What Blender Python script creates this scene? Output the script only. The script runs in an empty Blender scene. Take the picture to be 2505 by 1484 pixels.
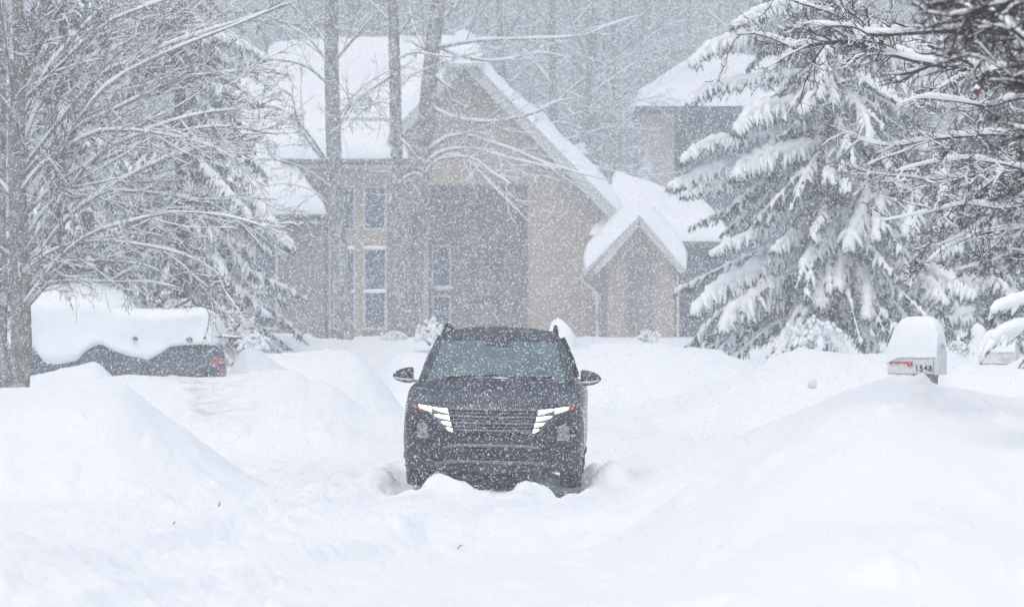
import bpy, math, random
import numpy as np
from mathutils import Vector, Matrix

SC = bpy.context.scene
COL = SC.collection
RNG = np.random.default_rng(7)

# ---------------------------------------------------------------- picture <-> world
# photo pixels at 2504 wide; f in those pixels; eye 2 m above the road; horizon row 714
F, CX, HZ, EYE = 14362.0, 1252.0, 714.0, 2.0
def P(px, py, Y):
    return np.array([(px - CX) / F * Y, Y, EYE - (py - HZ) / F * Y])

# ---------------------------------------------------------------- tagging
def tag(o, label=None, cat=None, group=None, kind=None):
    if label: o['label'] = label
    if cat: o['category'] = cat
    if group: o['group'] = group
    if kind: o['kind'] = kind
    return o
def thing(name, label, cat, loc=(0, 0, 0), rotz=0, group=None):
    o = bpy.data.objects.new(name, None)
    COL.objects.link(o)
    o.location = loc
    o.rotation_euler = (0, 0, rotz)
    o.empty_display_size = .2
    return tag(o, label, cat, group)

# ---------------------------------------------------------------- mesh builder
class MB:
    def __init__(s):
        s.v = []; s.f = []; s.n = 0; s.m = []
    def add(s, v, f, mi=0):
        v = np.asarray(v, float).reshape(-1, 3)
        for q in (f if isinstance(f, list) else [f]):
            q = np.asarray(q)
            if q.size:
                s.f.append(q + s.n); s.m.append(np.full(len(q), mi))
        s.v.append(v); s.n += len(v)
        return s
    def poly(s, pts, mi=0):
        return s.add(pts, np.arange(len(pts))[None, :], mi)
    def box(s, lo, hi, mi=0):
        x0, y0, z0 = lo; x1, y1, z1 = hi
        v = [(x0,y0,z0),(x1,y0,z0),(x1,y1,z0),(x0,y1,z0),(x0,y0,z1),(x1,y0,z1),(x1,y1,z1),(x0,y1,z1)]
        f = [(0,3,2,1),(4,5,6,7),(0,1,5,4),(1,2,6,5),(2,3,7,6),(3,0,4,7)]
        return s.add(v, np.array(f), mi)
    def prism(s, front, off, mi=0):
        """front: polygon points; off: extrude vector"""
        a = np.asarray(front, float); n = len(a)
        b = a + np.asarray(off, float)
        side = np.array([(i, (i+1) % n, n + (i+1) % n, n + i) for i in range(n)])
        return s.add(np.vstack([a, b]), [np.arange(n)[None, ::-1], np.arange(n, 2*n)[None, :], side], mi)
    def grid(s, A, mi=0, wrap=False):
        A = np.asarray(A, float); r, c, _ = A.shape
        i = np.arange(r-1)[:, None]; j = np.arange(c if wrap else c-1)[None, :]
        j2 = (j + 1) % c
        q = np.stack([i*c + j, i*c + j2, (i+1)*c + j2, (i+1)*c + j], -1).reshape(-1, 4)
        return s.add(A.reshape(-1, 3), q, mi)
    def tubes(s, A, R, sides=5, cap=True, mi=0, squash=None):
        """A (B,n,3) polylines, R (B,n) radii"""
        A = np.asarray(A, float); R = np.asarray(R, float)
        if A.ndim == 2: A = A[None]; R = R[None]
        B, n, _ = A.shape
        if B == 0: return s
        T = np.gradient(A, axis=1)
        T /= np.linalg.norm(T, axis=2, keepdims=True) + 1e-9
        ref = np.zeros_like(T); ref[..., 2] = 1
        steep = np.abs(T[:, :, 2]).mean(1) > .9
        ref[steep] = (0.3, 1, 0)
        U = np.cross(T, ref); U /= np.linalg.norm(U, axis=2, keepdims=True) + 1e-9
        W = np.cross(U, T)
        a = np.arange(sides) / sides * 2 * np.pi
        ca, sa = np.cos(a), np.sin(a)
        V = A[:, :, None, :] + R[:, :, None, None] * (U[:, :, None, :] * ca[None, None, :, None] + W[:, :, None, :] * sa[None, None, :, None])
        b = np.arange(B)[:, None, None] * n * sides
        i = np.arange(n-1)[None, :, None] * sides
        j = np.arange(sides)[None, None, :]; j2 = (j + 1) % sides
        q = np.stack([b+i+j, b+i+j2, b+i+sides+j2, b+i+sides+j], -1).reshape(-1, 4)
        fs = [q]
        if cap:
            b0 = np.arange(B)[:, None] * n * sides
            fs.append(b0 + np.arange(sides)[None, ::-1])
            fs.append(b0 + (n-1)*sides + np.arange(sides)[None, :])
        return s.add(V.reshape(-1, 3), fs, mi)
    def build(s, name, mats, parent=None, smooth=True, loc=None):
        me = bpy.data.meshes.new(name)
        v = np.vstack(s.v) if s.v else np.zeros((0, 3))
        if loc is not None: v = v - np.asarray(loc, float)
        me.vertices.add(len(v)); me.vertices.foreach_set('co', v.astype(np.float32).ravel())
        tot = np.concatenate([np.full(len(q), q.shape[1]) for q in s.f]) if s.f else np.zeros(0, int)
        lp = np.concatenate([q.ravel() for q in s.f]) if s.f else np.zeros(0, int)
        me.loops.add(len(lp)); me.loops.foreach_set('vertex_index', lp.astype(np.int32))
        me.polygons.add(len(tot))
        st = np.concatenate([[0], np.cumsum(tot)[:-1]]) if len(tot) else tot
        me.polygons.foreach_set('loop_start', st.astype(np.int32))
        me.polygons.foreach_set('loop_total', tot.astype(np.int32))
        me.polygons.foreach_set('use_smooth', np.full(len(tot), bool(smooth)))
        if not isinstance(mats, (list, tuple)): mats = [mats]
        for m in mats: me.materials.append(m)
        if len(mats) > 1:
            me.polygons.foreach_set('material_index', np.concatenate(s.m).astype(np.int32))
        me.update(calc_edges=True)
        me.validate()
        o = bpy.data.objects.new(name, me)
        COL.objects.link(o)
        if parent is not None: o.parent = parent
        if loc is not None: o.location = loc
        return o

def sub_bevel(o, w=.01, seg=2):
    b = o.modifiers.new('bev', 'BEVEL'); b.width = w; b.segments = seg; b.limit_method = 'ANGLE'
    return o
def auto_smooth(o, deg=35):
    try:
        o.data.set_sharp_from_angle(angle=math.radians(deg))
    except Exception: pass
    return o
def fixn(o):
    import bmesh
    bm = bmesh.new(); bm.from_mesh(o.data)
    bmesh.ops.remove_doubles(bm, verts=bm.verts, dist=1e-5)
    bmesh.ops.recalc_face_normals(bm, faces=bm.faces)
    bm.to_mesh(o.data); bm.free()
    return o

# ---------------------------------------------------------------- splines / noise
def spline(pts, n):
    """Catmull-Rom through pts (k,d) -> (n,d)"""
    p = np.asarray(pts, float); k = len(p)
    q = np.vstack([2*p[0]-p[1], p, 2*p[-1]-p[-2]])
    u = np.linspace(0, k-1-1e-9, n); i = u.astype(int); t = (u - i)[:, None]
    a, b, c, d = q[i], q[i+1], q[i+2], q[i+3]
    return .5*((2*b) + (-a+c)*t + (2*a-5*b+4*c-d)*t**2 + (-a+3*b-3*c+d)*t**3)
def pchip(xs, ys):
    xs = np.asarray(xs, float); ys = np.asarray(ys, float)
    h = np.diff(xs); dl = np.diff(ys)/h
    m = np.zeros_like(ys)
    m[0], m[-1] = dl[0], dl[-1]
    for i in range(1, len(xs)-1):
        if dl[i-1]*dl[i] > 0:
            w1 = 2*h[i]+h[i-1]; w2 = h[i]+2*h[i-1]
            m[i] = (w1+w2)/(w1/dl[i-1]+w2/dl[i])
    def f(x):
        x = np.clip(x, xs[0], xs[-1]); i = np.clip(np.searchsorted(xs, x, 'right')-1, 0, len(xs)-2)
        t = (x-xs[i])/h[i]
        return ((1+2*t)*(1-t)**2*ys[i] + t*(1-t)**2*h[i]*m[i] + t*t*(3-2*t)*ys[i+1] + t*t*(t-1)*h[i]*m[i+1])
    return f
_perm = np.random.default_rng(3).random((256, 256))
def vnoise(x, y):
    xi = np.floor(x).astype(int); yi = np.floor(y).astype(int)
    tx = x-xi; ty = y-yi
    tx = tx*tx*tx*(tx*(tx*6-15)+10); ty = ty*ty*ty*(ty*(ty*6-15)+10)
    g = lambda a, b: _perm[a % 256, b % 256]
    return ((g(xi,yi)*(1-tx)+g(xi+1,yi)*tx)*(1-ty) + (g(xi,yi+1)*(1-tx)+g(xi+1,yi+1)*tx)*ty)*2-1
def fbm(x, y, o=4):
    s = 0; a = 1; t = 0
    for k in range(o):
        s = s + a*vnoise(x*2**k+17.3*k, y*2**k+5.1*k); t += a; a *= .5
    return s/t
def sstep(t):
    t = np.clip(t, 0, 1); return t*t*(3-2*t)

# ---------------------------------------------------------------- materials
MAT = {}
def mat(name, col, rough=.6, metal=0, coat=0, emis=None, estr=0, spec=.5, noise=None, bump=None, coatrough=.05, objcoord=True):
    m = bpy.data.materials.new(name); m.use_nodes = True
    nt = m.node_tree; b = nt.nodes['Principled BSDF']
    b.inputs['Base Color'].default_value = (*col, 1)
    b.inputs['Roughness'].default_value = rough
    b.inputs['Metallic'].default_value = metal
    b.inputs['Coat Weight'].default_value = coat
    b.inputs['Coat Roughness'].default_value = coatrough
    b.inputs['Specular IOR Level'].default_value = spec
    if emis is not None:
        b.inputs['Emission Color'].default_value = (*emis, 1); b.inputs['Emission Strength'].default_value = estr
    if noise or bump:
        tc = nt.nodes.new('ShaderNodeTexCoord')
    if noise:      # (scale, other colour, low, high)
        sc, c2, lo, hi = noise
        n = nt.nodes.new('ShaderNodeTexNoise'); n.inputs['Scale'].default_value = sc; n.inputs['Detail'].default_value = 6
        r = nt.nodes.new('ShaderNodeMapRange'); r.inputs[1].default_value = lo; r.inputs[2].default_value = hi
        x = nt.nodes.new('ShaderNodeMix'); x.data_type = 'RGBA'
        x.inputs[6].default_value = (*col, 1); x.inputs[7].default_value = (*c2, 1)
        nt.links.new(tc.outputs['Object'], n.inputs['Vector']); nt.links.new(n.outputs['Fac'], r.inputs[0])
        nt.links.new(r.outputs[0], x.inputs[0]); nt.links.new(x.outputs[2], b.inputs['Base Color'])
    if bump:       # (scale, strength, distance)
        n = nt.nodes.new('ShaderNodeTexNoise'); n.inputs['Scale'].default_value = bump[0]; n.inputs['Detail'].default_value = 5
        u = nt.nodes.new('ShaderNodeBump'); u.inputs['Strength'].default_value = bump[1]; u.inputs['Distance'].default_value = bump[2]
        nt.links.new(tc.outputs['Object'], n.inputs['Vector']); nt.links.new(n.outputs['Fac'], u.inputs['Height'])
        nt.links.new(u.outputs['Normal'], b.inputs['Normal'])
    MAT[name] = m
    return m
SNOWC = (.86, .893, .915)
mat('snow', SNOWC, .75, spec=.2, bump=(14, .25, .03))
def flake_mat():
    m = bpy.data.materials.new('falling_flake'); m.use_nodes = True; nt = m.node_tree; nt.nodes.clear()
    out = nt.nodes.new('ShaderNodeOutputMaterial'); mx = nt.nodes.new('ShaderNodeMixShader')
    a = nt.nodes.new('ShaderNodeBsdfDiffuse'); b = nt.nodes.new('ShaderNodeBsdfTranslucent'); n = nt.nodes.new('ShaderNodeTexNoise')
    r = nt.nodes.new('ShaderNodeMapRange'); r.inputs[3].default_value = .42; r.inputs[4].default_value = .58
    n.inputs['Scale'].default_value = 40
    for q in (a, b): q.inputs[0].default_value = (.96, .97, .98, 1)
    nt.links.new(n.outputs['Fac'], r.inputs[0]); nt.links.new(r.outputs[0], mx.inputs[0])
    nt.links.new(a.outputs[0], mx.inputs[1]); nt.links.new(b.outputs[0], mx.inputs[2]); nt.links.new(mx.outputs[0], out.inputs['Surface'])
    MAT['flake_snow'] = m
mat('branch_snow', (.86, .893, .915), .75, spec=.15)
flake_mat()
mat('roof_snow', (.86, .89, .913), .75, spec=.2, bump=(3, .3, .08))
mat('bark_grey', (.20, .195, .175), .9, spec=.1, noise=(9, (.42, .43, .43), .48, .68), bump=(30, .6, .02))
mat('bark_brown', (.052, .038, .03), .9, spec=.1, noise=(12, (.11, .095, .08), .5, .7), bump=(30, .5, .01))
mat('bark_far', (.14, .14, .135), .9, spec=.1, noise=(6, (.42, .43, .44), .44, .68), bump=(12, .6, .03))
mat('bark_twig', (.12, .108, .095), .9, spec=.1)
mat('needle', (.045, .06, .066), .8, spec=.15, noise=(5, (.22, .24, .26), .46, .64))
mat('needle_near', (.05, .07, .05), .7, spec=.2, noise=(20, (.09, .11, .07), .4, .6))
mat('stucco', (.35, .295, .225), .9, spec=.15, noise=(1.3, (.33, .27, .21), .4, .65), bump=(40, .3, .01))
mat('stucco_brown_shade', (.20, .165, .145), .9, spec=.15, noise=(1.5, (.15, .125, .11), .4, .65))  # brown stucco; in the recessed porch its dark tone stands in for shade
mat('stucco_slate', (.075, .08, .095), .85, spec=.2, noise=(1.2, (.06, .062, .075), .4, .6))
mat('stucco_pale', (.45, .43, .40), .9, spec=.15, noise=(1.1, (.38, .36, .34), .4, .6))
mat('trim_grey', (.42, .44, .45), .7, noise=(6, (.5, .52, .53), .45, .6))
mat('trim_dark', (.09, .095, .105), .7, noise=(8, (.2, .21, .22), .5, .7))
mat('window_glass', (.035, .045, .06), .12, spec=.6, coat=.3, noise=(.7, (.07, .085, .10), .4, .6))
mat('window_dim', (.13, .13, .125), .25, spec=.5, noise=(1.5, (.2, .195, .18), .4, .6))
mat('car_paint', (.009, .012, .022), .36, coat=.28, coatrough=.08, spec=.35, noise=(5, (.022, .027, .04), .4, .65), bump=(160, .04, .004))
mat('roof_paint', (.016, .02, .032), .5, spec=.25, noise=(5, (.03, .035, .045), .4, .65))
mat('car_black', (.006, .007, .010), .6, spec=.15, bump=(60, .15, .005))
mat('car_trim', (.035, .04, .05), .5, spec=.5)
mat('chrome', (.40, .42, .45), .3, metal=.9)
mat('grille_bar', (.17, .19, .22), .35, metal=.6)
mat('windshield', (.075, .125, .130), .22, spec=.6, coat=.35, noise=(2.2, (.13, .19, .19), .35, .7))
mat('shade_glass', (.03, .045, .055), .2, spec=.6)
mat('side_glass', (.02, .03, .035), .12, spec=.6, coat=.3)
mat('headlamp', (.9, .9, .9), .3, emis=(1, .985, .95), estr=3.2)
mat('lamp_housing', (.05, .055, .06), .35, spec=.6)
mat('lens_clear', (.16, .17, .18), .15, spec=.7, coat=.5, noise=(20, (.30, .29, .26), .45, .6))
mat('amber', (.45, .06, .012), .3, spec=.5)
mat('red_lens', (.36, .06, .06), .3, spec=.5)
mat('flag_red', (.48, .035, .03), .5, spec=.4)
mat('tyre', (.012, .012, .014), .85, noise=(30, (.5, .5, .52), .62, .72), bump=(50, .3, .01))
mat('rim', (.20, .21, .23), .4, metal=.8)
mat('sticker', (.8, .82, .82), .6)
mat('mailbox_white', (.66, .68, .70), .5, noise=(12, (.56, .58, .60), .5, .7))
mat('mailbox_seam', (.32, .33, .34), .7)
mat('number_black', (.02, .022, .028), .6)
mat('number_faint', (.45, .46, .46), .7)
mat('wood', (.22, .19, .16), .85, noise=(14, (.36, .34, .32), .45, .65))
mat('dead_leaf', (.22, .075, .02), .7, noise=(30, (.12, .05, .02), .4, .6))
mat('suv_grey', (.045, .055, .075), .45, coat=.4, noise=(3, (.07, .08, .10), .4, .6))
mat('suv_rear', (.22, .24, .27), .5, noise=(8, (.40, .42, .45), .45, .6))
mat('red_twig', (.16, .075, .07), .8, spec=.15)
# ---------------------------------------------------------------- snow-covered ground (one sheet)
# each ridge: depth, front width, back width, crest as (px, py) seen from the eye
RIDGES = [
 # near left bank
 (58, 9, 5, [(-1500,940),(-600,955),(-200,972),(0,970),(39,974),(80,964),(130,949),(216,929),(270,928),(320,948),(380,1002),(430,1034),(485,1076),(530,1110),(600,1160),(700,1230),(860,1330)]),
 # second left bank, under the parked car
 (74, 8, 5, [(-1200,960),(100,952),(216,920),(280,911),(338,907),(433,908),(519,914),(590,910),(649,906),(700,904),(736,911),(757,937),(800,950),(841,964),(885,1003),(960,1022),(1040,1045),(1120,1080)]),
 # heap in front of the parked car
 (92, 5, 3, [(-600,930),(20,925),(60,912),(100,902),(150,890),(200,877),(222,869),(240,873),(262,895),(290,930),(330,1000)]),
 (84, 5, 4, [(500,1005),(556,930),(570,880),(586,855),(606,845),(642,849),(660,868),(711,898),(741,921),(790,955),(840,1010)]),
 (93, 7, 6, [(560,1000),(600,890),(630,853),(660,848),(750,851),(820,853),(862,857),(894,876),(925,905),(965,955),(1000,1010)]),
 # ploughed bank behind the car
 (99, 9, 8, [(880,1000),(930,915),(970,872),(1020,862),(1100,862),(1330,862),(1380,853),(1440,843),(1500,835),(1545,830),(1600,836),(1640,844),(1740,859),(1800,870),(1838,881),(1858,890),(1900,920),(1960,990)]),
 (86, 8, 6, [(1480,1010),(1640,970),(1760,920),(1848,887),(1885,863),(1920,849),(1980,841),(2060,846),(2160,855),(2260,860),(2318,867),(2367,887),(2402,890),(2470,888),(2504,868),(2620,845),(3600,830)]),
 # yard in front of the house
 (132, 14, 22, [(-2400,835),(300,822),(500,816),(648,812),(700,815),(787,831),(925,833),(985,828),(1039,824),(1100,832),(1300,850),(1900,870),(3000,850),(4200,840)]),
 # right banks, mailbox
 (50.1, 8, 6, [(1440,1225),(1560,1165),(1640,1128),(1750,1076),(1806,1050),(1895,1009),(1983,969),(2053,944),(2123,922),(2180,906),(2240,898),(2262,903),(2286,920),(2306,922),(2350,930),(2400,946),(2504,975),(2900,960),(3600,950)]),
 (45.5, 13, 5, [(1330,1420),(1500,1300),(1600,1235),(1750,1150),(1900,1062),(2000,1004),(2050,985),(2099,974),(2168,969),(2238,974),(2308,990),(2378,1000),(2448,998),(2504,1015),(2800,1030),(3600,1000)]),
 (39.5, 6, 4, [(1500,1500),(1700,1400),(1850,1330),(1960,1285),(2060,1272),(2150,1290),(2260,1270),(2350,1262),(2504,1290),(2800,1270),(3600,1240)]),
 (56.3, 5, 6, [(1700,1420),(2000,1250),(2180,1040),(2290,930),(2330,898),(2367,889),(2402,889),(2480,889),(2504,870),(2620,845),(3600,830)]),
 # near left swell
 (41, 9, 6, [(-1500,1180),(-300,1230),(0,1275),(150,1310),(300,1370),(420,1440),(600,1560)]),
]
LUMPS = [ # px, Y, amp, sx, sy
 (1105, 59.15, .11, .20, .30), (1062, 59.1, .09, .17, .3), (1135, 58.9, .05, .10, .3), (1305, 59.1, .10, .17, .32), (1340, 59.2, .08, .12, .3), (1275, 58.9, .03, .1, .3),
 (990, 59.3, .07, .12, .3), (1440, 59.2, .03, .12, .3), (1395, 58.8, -.05, .10, .3), (1205, 59.6, -.06, .20, .8),
 (1490, 61.2, .23, .16, .22), (1520, 61.4, .12, .15, .3), (945, 61.6, .10, .12, .4), (915, 61.7, .06, .14, .4),
 (1690, 58.5, .14, .18, .4), (2258, 48.9, .10, .085, .3),
 (2200, 52.0, .10, .25, .3), (1985, 82.0, .0, .1, .1), (755, 131, .16, .16, .5), (745,130,.1,.35,.6),
]
_R = [(Yc, wf, wb, pchip([p[0] for p in pts], [EYE-(p[1]-HZ)/F*Yc for p in pts])) for Yc, wf, wb, pts in RIDGES]
_track = pchip([30, 40, 44, 52, 60, 70], [-5.2, -3.55, -2.75, -1.75, -1.12, -1.0])
def ground_h(px, Y, fine=True):
    x = (px-CX)/F*Y
    base = .02 + .5*sstep((Y-112)/40) + .35*sstep((np.abs(x)-9)/10)*sstep((Y-20)/30)
    K = 17.0
    acc = np.exp(K*base)
    wav = .5*vnoise(x*.35+3, Y*.12)
    for Yc, wf, wb, fn in _R:
        d = Y - Yc - wav*wf*.12
        bw = (10+16*np.abs(d))*60/Yc
        z = sum(wt*fn(px+k*bw) for k, wt in ((-2,.1),(-1,.23),(0,.34),(1,.23),(2,.1)))
        t = np.where(d < 0, -d/wf, d/wb)
        prof = 1 - sstep(t)
        h = -.35 + (z+.35)*prof
        acc = acc + np.exp(K*np.minimum(h, 6))
    h = np.log(acc)/K - math.log(1.6)/K
    for lx, lY, a, sx, sy in LUMPS:
        cx = (lx-CX)/F*lY
        h = h + a*np.exp(-((x-cx)/sx)**2-((Y-lY)/sy)**2)
    # wheel ruts curving away to the near left
    road = np.exp(-((h-.03)/.25)**2)*(1-sstep((Y-66)/4))
    for off in (0, 1.62):
        u = (x-_track(Y)-off)
        h = h + road*(-.10*np.exp(-(u/.19)**2) + .06*np.exp(-((np.abs(u)-.34)/.12)**2))
    u = (x-_track(Y)*.55+.9)
    h = h - road*.05*np.exp(-(u/.25)**2)
    # crossing ruts behind the car
    cr = np.exp(-((Y-83)/5)**2)*sstep((px-1400)/60)*(1-sstep((px-1820)/120))
    h = h + cr*.05*np.sin((Y-80+.12*x)*1.6)*vnoise(x*.8, Y*.9)
    if fine:
        churn = np.exp(-((x+1.6-(60-Y)*-.03)/2.6)**2)*np.clip(1.2-h*1.5, .15, 1)*(1-sstep((Y-64)/6))
        h = h + .10*fbm(x*.45+2, Y*.22, 3) + .036*fbm(x*1.6, Y*.6, 3)
        h = h + churn*(.045*fbm(x*3.2+9, Y*1.6, 3) + .034*np.abs(fbm(x*8+1, Y*4, 2)))
        h = h + .05*np.clip(fbm(x*2.1+40, Y*.9+7, 3)-.28, 0, 1)*3*(1-sstep((Y-100)/20))
        h = h + .008*fbm(x*7, Y*4, 2)
        h = h + .035*np.exp(-((x+.2)/1.5)**2-((Y-58.3)/1.6)**2)*fbm(x*7+5, Y*3, 3)
    return h
def gz(x, Y):
    return float(ground_h(np.array([x/Y*F+CX]), np.array([float(Y)]))[0])

def make_ground():
    px = np.concatenate([np.linspace(-60000, -3200, 14), np.linspace(-3000, -300, 60), np.linspace(-280, 2790, 720), np.linspace(2830, 5600, 60), np.linspace(5800, 62000, 14)])
    Y = np.concatenate([np.linspace(3, 34, 26), np.arange(34.3, 70, .11), np.arange(70, 106, .2), np.arange(106.5, 160, .9), np.linspace(162, 300, 40), np.linspace(330, 900, 8)])
    G, H = np.meshgrid(px, Y)
    Z = ground_h(G, H)
    X = (G-CX)/F*H
    mb = MB(); mb.grid(np.stack([X, H, Z], -1))
    o = mb.build('snow_ground', mat_ground(), smooth=True)
    # road grit thrown up by the plough: brown tint where the banks show their dirty core
    d = np.zeros_like(Z)
    for (cx, cY, ax, aY, ang, amp) in [(420,75,75,3.5,0,.55),(545,71.5,95,2.5,0,.45),(800,87,60,3.5,0,.55),(470,72,40,2.2,0,.4),
                                  (1560,82,170,1.4,0,.30),(1830,80,120,1.2,0,.30),(900,70,90,1.5,0,.25),(820,129,90,4,0,.4),(2255,48.9,22,.5,0,.7),(1620,79,300,.5,0,.2)]:
        d += amp*np.exp(-((G-cx)/ax)**2-((H-cY)/aY)**2)
    d *= np.clip(.55+.9*fbm(X*2.2, H*1.1, 4), 0, 1.3)
    d = np.clip(d, 0, 1)
    at = o.data.attributes.new('grit', 'FLOAT', 'POINT'); at.data.foreach_set('value', d.astype(np.float32).ravel())
    tag(o, 'deep ploughed snow over the road, banks and yard', kind='structure')
    return o
def mat_ground():
    m = mat('ground_snow', SNOWC, .8, spec=.15, bump=(9, .18, .03))
    nt = m.node_tree; b = nt.nodes['Principled BSDF']
    a = nt.nodes.new('ShaderNodeAttribute'); a.attribute_name = 'grit'
    tc = nt.nodes.new('ShaderNodeTexCoord')
    n = nt.nodes.new('ShaderNodeTexNoise'); n.inputs['Scale'].default_value = 5; n.inputs['Detail'].default_value = 8
    nt.links.new(tc.outputs['Object'], n.inputs['Vector'])
    mul = nt.nodes.new('ShaderNodeMath'); mul.operation = 'MULTIPLY'
    r = nt.nodes.new('ShaderNodeMapRange'); r.inputs[1].default_value = .35; r.inputs[2].default_value = .7
    nt.links.new(n.outputs['Fac'], r.inputs[0]); nt.links.new(r.outputs[0], mul.inputs[0]); nt.links.new(a.outputs['Fac'], mul.inputs[1])
    x = nt.nodes.new('ShaderNodeMix'); x.data_type = 'RGBA'
    x.inputs[6].default_value = (*SNOWC, 1); x.inputs[7].default_value = (.40, .36, .30, 1)
    nt.links.new(mul.outputs[0], x.inputs[0]); nt.links.new(x.outputs[2], b.inputs['Base Color'])
    return m
make_ground()
# plough-thrown clods and twigs on the snow
def clod(px, Y, r, label, dz=0, stain=False):
    x = (px-CX)/F*Y
    z = gz(x, Y)
    g = np.random.default_rng(int(px))
    th = np.linspace(0, np.pi, 9); ph = np.linspace(0, 2*np.pi, 14, endpoint=False)
    T, Q = np.meshgrid(th, ph, indexing='ij')
    rr = r*(1+.16*vnoise(np.cos(Q)*1.5*np.sin(T)+px, T*1.3+np.sin(Q)))
    A = np.stack([rr*np.sin(T)*np.cos(Q), rr*np.sin(T)*np.sin(Q), rr*np.cos(T)*.9], -1)
    mb = MB(); mb.grid(A, wrap=True)
    o = mb.build('snow_clod', MAT['clod'])
    o.location = (x, Y, z+r*.55+dz)
    tag(o, label, 'snow clod', group='lumps of plough-thrown snow')
mat('clod', (.80, .81, .82), .85, spec=.1, noise=(7, (.58, .55, .50), .5, .75), bump=(14, .5, .03))
clod(1985, 83.0, .07, 'round dirty snowball stuck in the bank face left of the mailbox', dz=.02)
def twig(px, Y, L, ang, label):
    x = (px-CX)/F*Y; z = gz(x, Y)+.012
    c, s_ = math.cos(ang), math.sin(ang)
    t = np.linspace(-.5, .5, 6)
    A = np.stack([x+t*L*c, Y+t*L*s_, z+.02*np.sin(t*5)], -1)
    mb = MB(); mb.tubes(A, np.array([.002,.004,.005,.004,.003,.002]), 5)
    o = mb.build('fallen_twig', MAT['bark_brown'], loc=(x, Y, z))
    tag(o, label, 'twig', group='twigs fallen on the road snow')
twig(1122, 45.9, .07, -.3, 'thin brown twig lying alone on the road snow well below the SUV')
twig(575, 52.5, .03, .2, 'dark twig scrap in the wheel rut to the lower left of the SUV')
twig(425, 47.6, .028, .3, 'short dark twig scrap on the smooth snow furthest left of the road')
twig(536, 50.0, .032, .9, 'pale twig scrap on the rut edge between two darker scraps')
# ---------------------------------------------------------------- bare trees
def norm(a): return a/(np.linalg.norm(a, axis=-1, keepdims=True)+1e-9)
def children(g, A, R, L, n, tlo, thi, ang, angsd, lenr, rr, npts, wander, grav, rmin=.003, flat=1.0):
    B, m, _ = A.shape
    cnt = np.maximum(1, np.round(n*g.uniform(.7, 1.3, B))).astype(int) if np.isscalar(n) else np.asarray(n, int)
    idx = np.repeat(np.arange(B), cnt)
    t = g.uniform(tlo, thi, len(idx))
    f = t*(m-1); i = np.minimum(f.astype(int), m-2); fr = (f-i)[:, None]
    p = A[idx, i]*(1-fr)+A[idx, i+1]*fr
    r0 = np.maximum(rmin, (R[idx, i]*(1-fr[:, 0])+R[idx, i+1]*fr[:, 0])*rr)
    T = norm(A[idx, i+1]-A[idx, i])
    v = g.normal(size=T.shape); v[:, 1] *= flat
    v = norm(v-(v*T).sum(1, keepdims=True)*T)
    a = np.radians(g.normal(ang, angsd, len(idx)))[:, None]
    d = norm(np.cos(a)*T+np.sin(a)*v)
    ln = L[idx]*lenr*(1-.55*t)*g.uniform(.55, 1.25, len(idx))
    out = np.zeros((len(idx), npts, 3)); out[:, 0] = p
    st = (ln/(npts-1))[:, None]
    for k in range(1, npts):
        d = norm(d+g.normal(size=d.shape)*wander+np.array([0, 0, grav]))
        p = p+d*st; out[:, k] = p
    rad = r0[:, None]*np.linspace(1, .3, npts)[None, :]
    return out, np.maximum(rad, rmin*.7), ln
def polylen(A): return np.linalg.norm(np.diff(A, axis=1), axis=2).sum(1)
def limb_set(limbs, n=14):
    """limbs: list of (list of (px,py,Y), r0, r1)"""
    A = []; R = []
    for pts, r0, r1 in limbs:
        A.append(spline([P(*p) for p in pts], n)); R.append(np.linspace(r0, r1, n))
    return np.array(A), np.array(R)
def snow_on(mb, A, R, g, sides=5, depth=1.0, base=.012, keep=.9, maxr=.09, rough=.22):
    B, n, _ = A.shape
    if B == 0: return
    sel = g.random(B) < keep
    A = A[sel]; R = R[sel]
    T = norm(np.gradient(A, axis=1)); hz = np.sqrt(np.clip(1-T[..., 2]**2, 0, 1))
    w = np.clip((hz-.45)/.4, 0, 1)
    lump = 1+rough*g.normal(size=R.shape)
    S = np.clip((R*.75+base*depth)*np.clip(lump, .35, 1.8), .004, maxr)*w
    S[:, -1] *= .5
    A2 = A.copy(); A2[..., 2] += R*.75+S*.55*depth
    mb.tubes(A2, np.maximum(S, .0012), sides)
def put(parts, name, label, cat, base, bark, group=None, snow=True):
    """parts: list of (A,R,sides,mat key group) -> thing > trunk, branches, twigs, snow"""
    root = thing(name, label, cat, tuple(base), group=group)
    return root
def build_bare(name, label, base, levels, bark='bark_grey', twig='bark_twig', group=None, g=None, snow_depth=1.0, snow_keep=.85, snow_base=.012, trunk=None, extra_sides=None, category='tree'):
    root = thing(name, label, category, tuple(base), group=group)
    if trunk is not None:
        mb = MB(); mb.tubes(*trunk, sides=12)
        mb.build('trunk', MAT[bark], root).location = (0, 0, 0)
        root.children[0].matrix_parent_inverse = Matrix.Translation(-Vector(base))
    br = MB(); tw = MB(); sn = MB()
    for k, (A, R) in enumerate(levels):
        if k == 0: br.tubes(A, R, 7)
        elif k == 1: br.tubes(A, R, 5)
        else: tw.tubes(A, R, 3, cap=False)
        snow_on(sn, A, R, g, sides=6 if k == 0 else (5 if k == 1 else 4), depth=snow_depth, keep=(1, snow_keep*1.2, snow_keep, snow_keep*.6)[k], base=snow_base*(1, .75, .6, .5)[k], maxr=(.06, .016, .010, .008)[k])
    for nm, m, mt in (('branches', br, bark), ('twigs', tw, twig), ('snow_cover', sn, 'branch_snow')):
        if m.n:
            o = m.build(nm, MAT[mt], root); o.matrix_parent_inverse = Matrix.Translation(-Vector(base))
    return root

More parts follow.
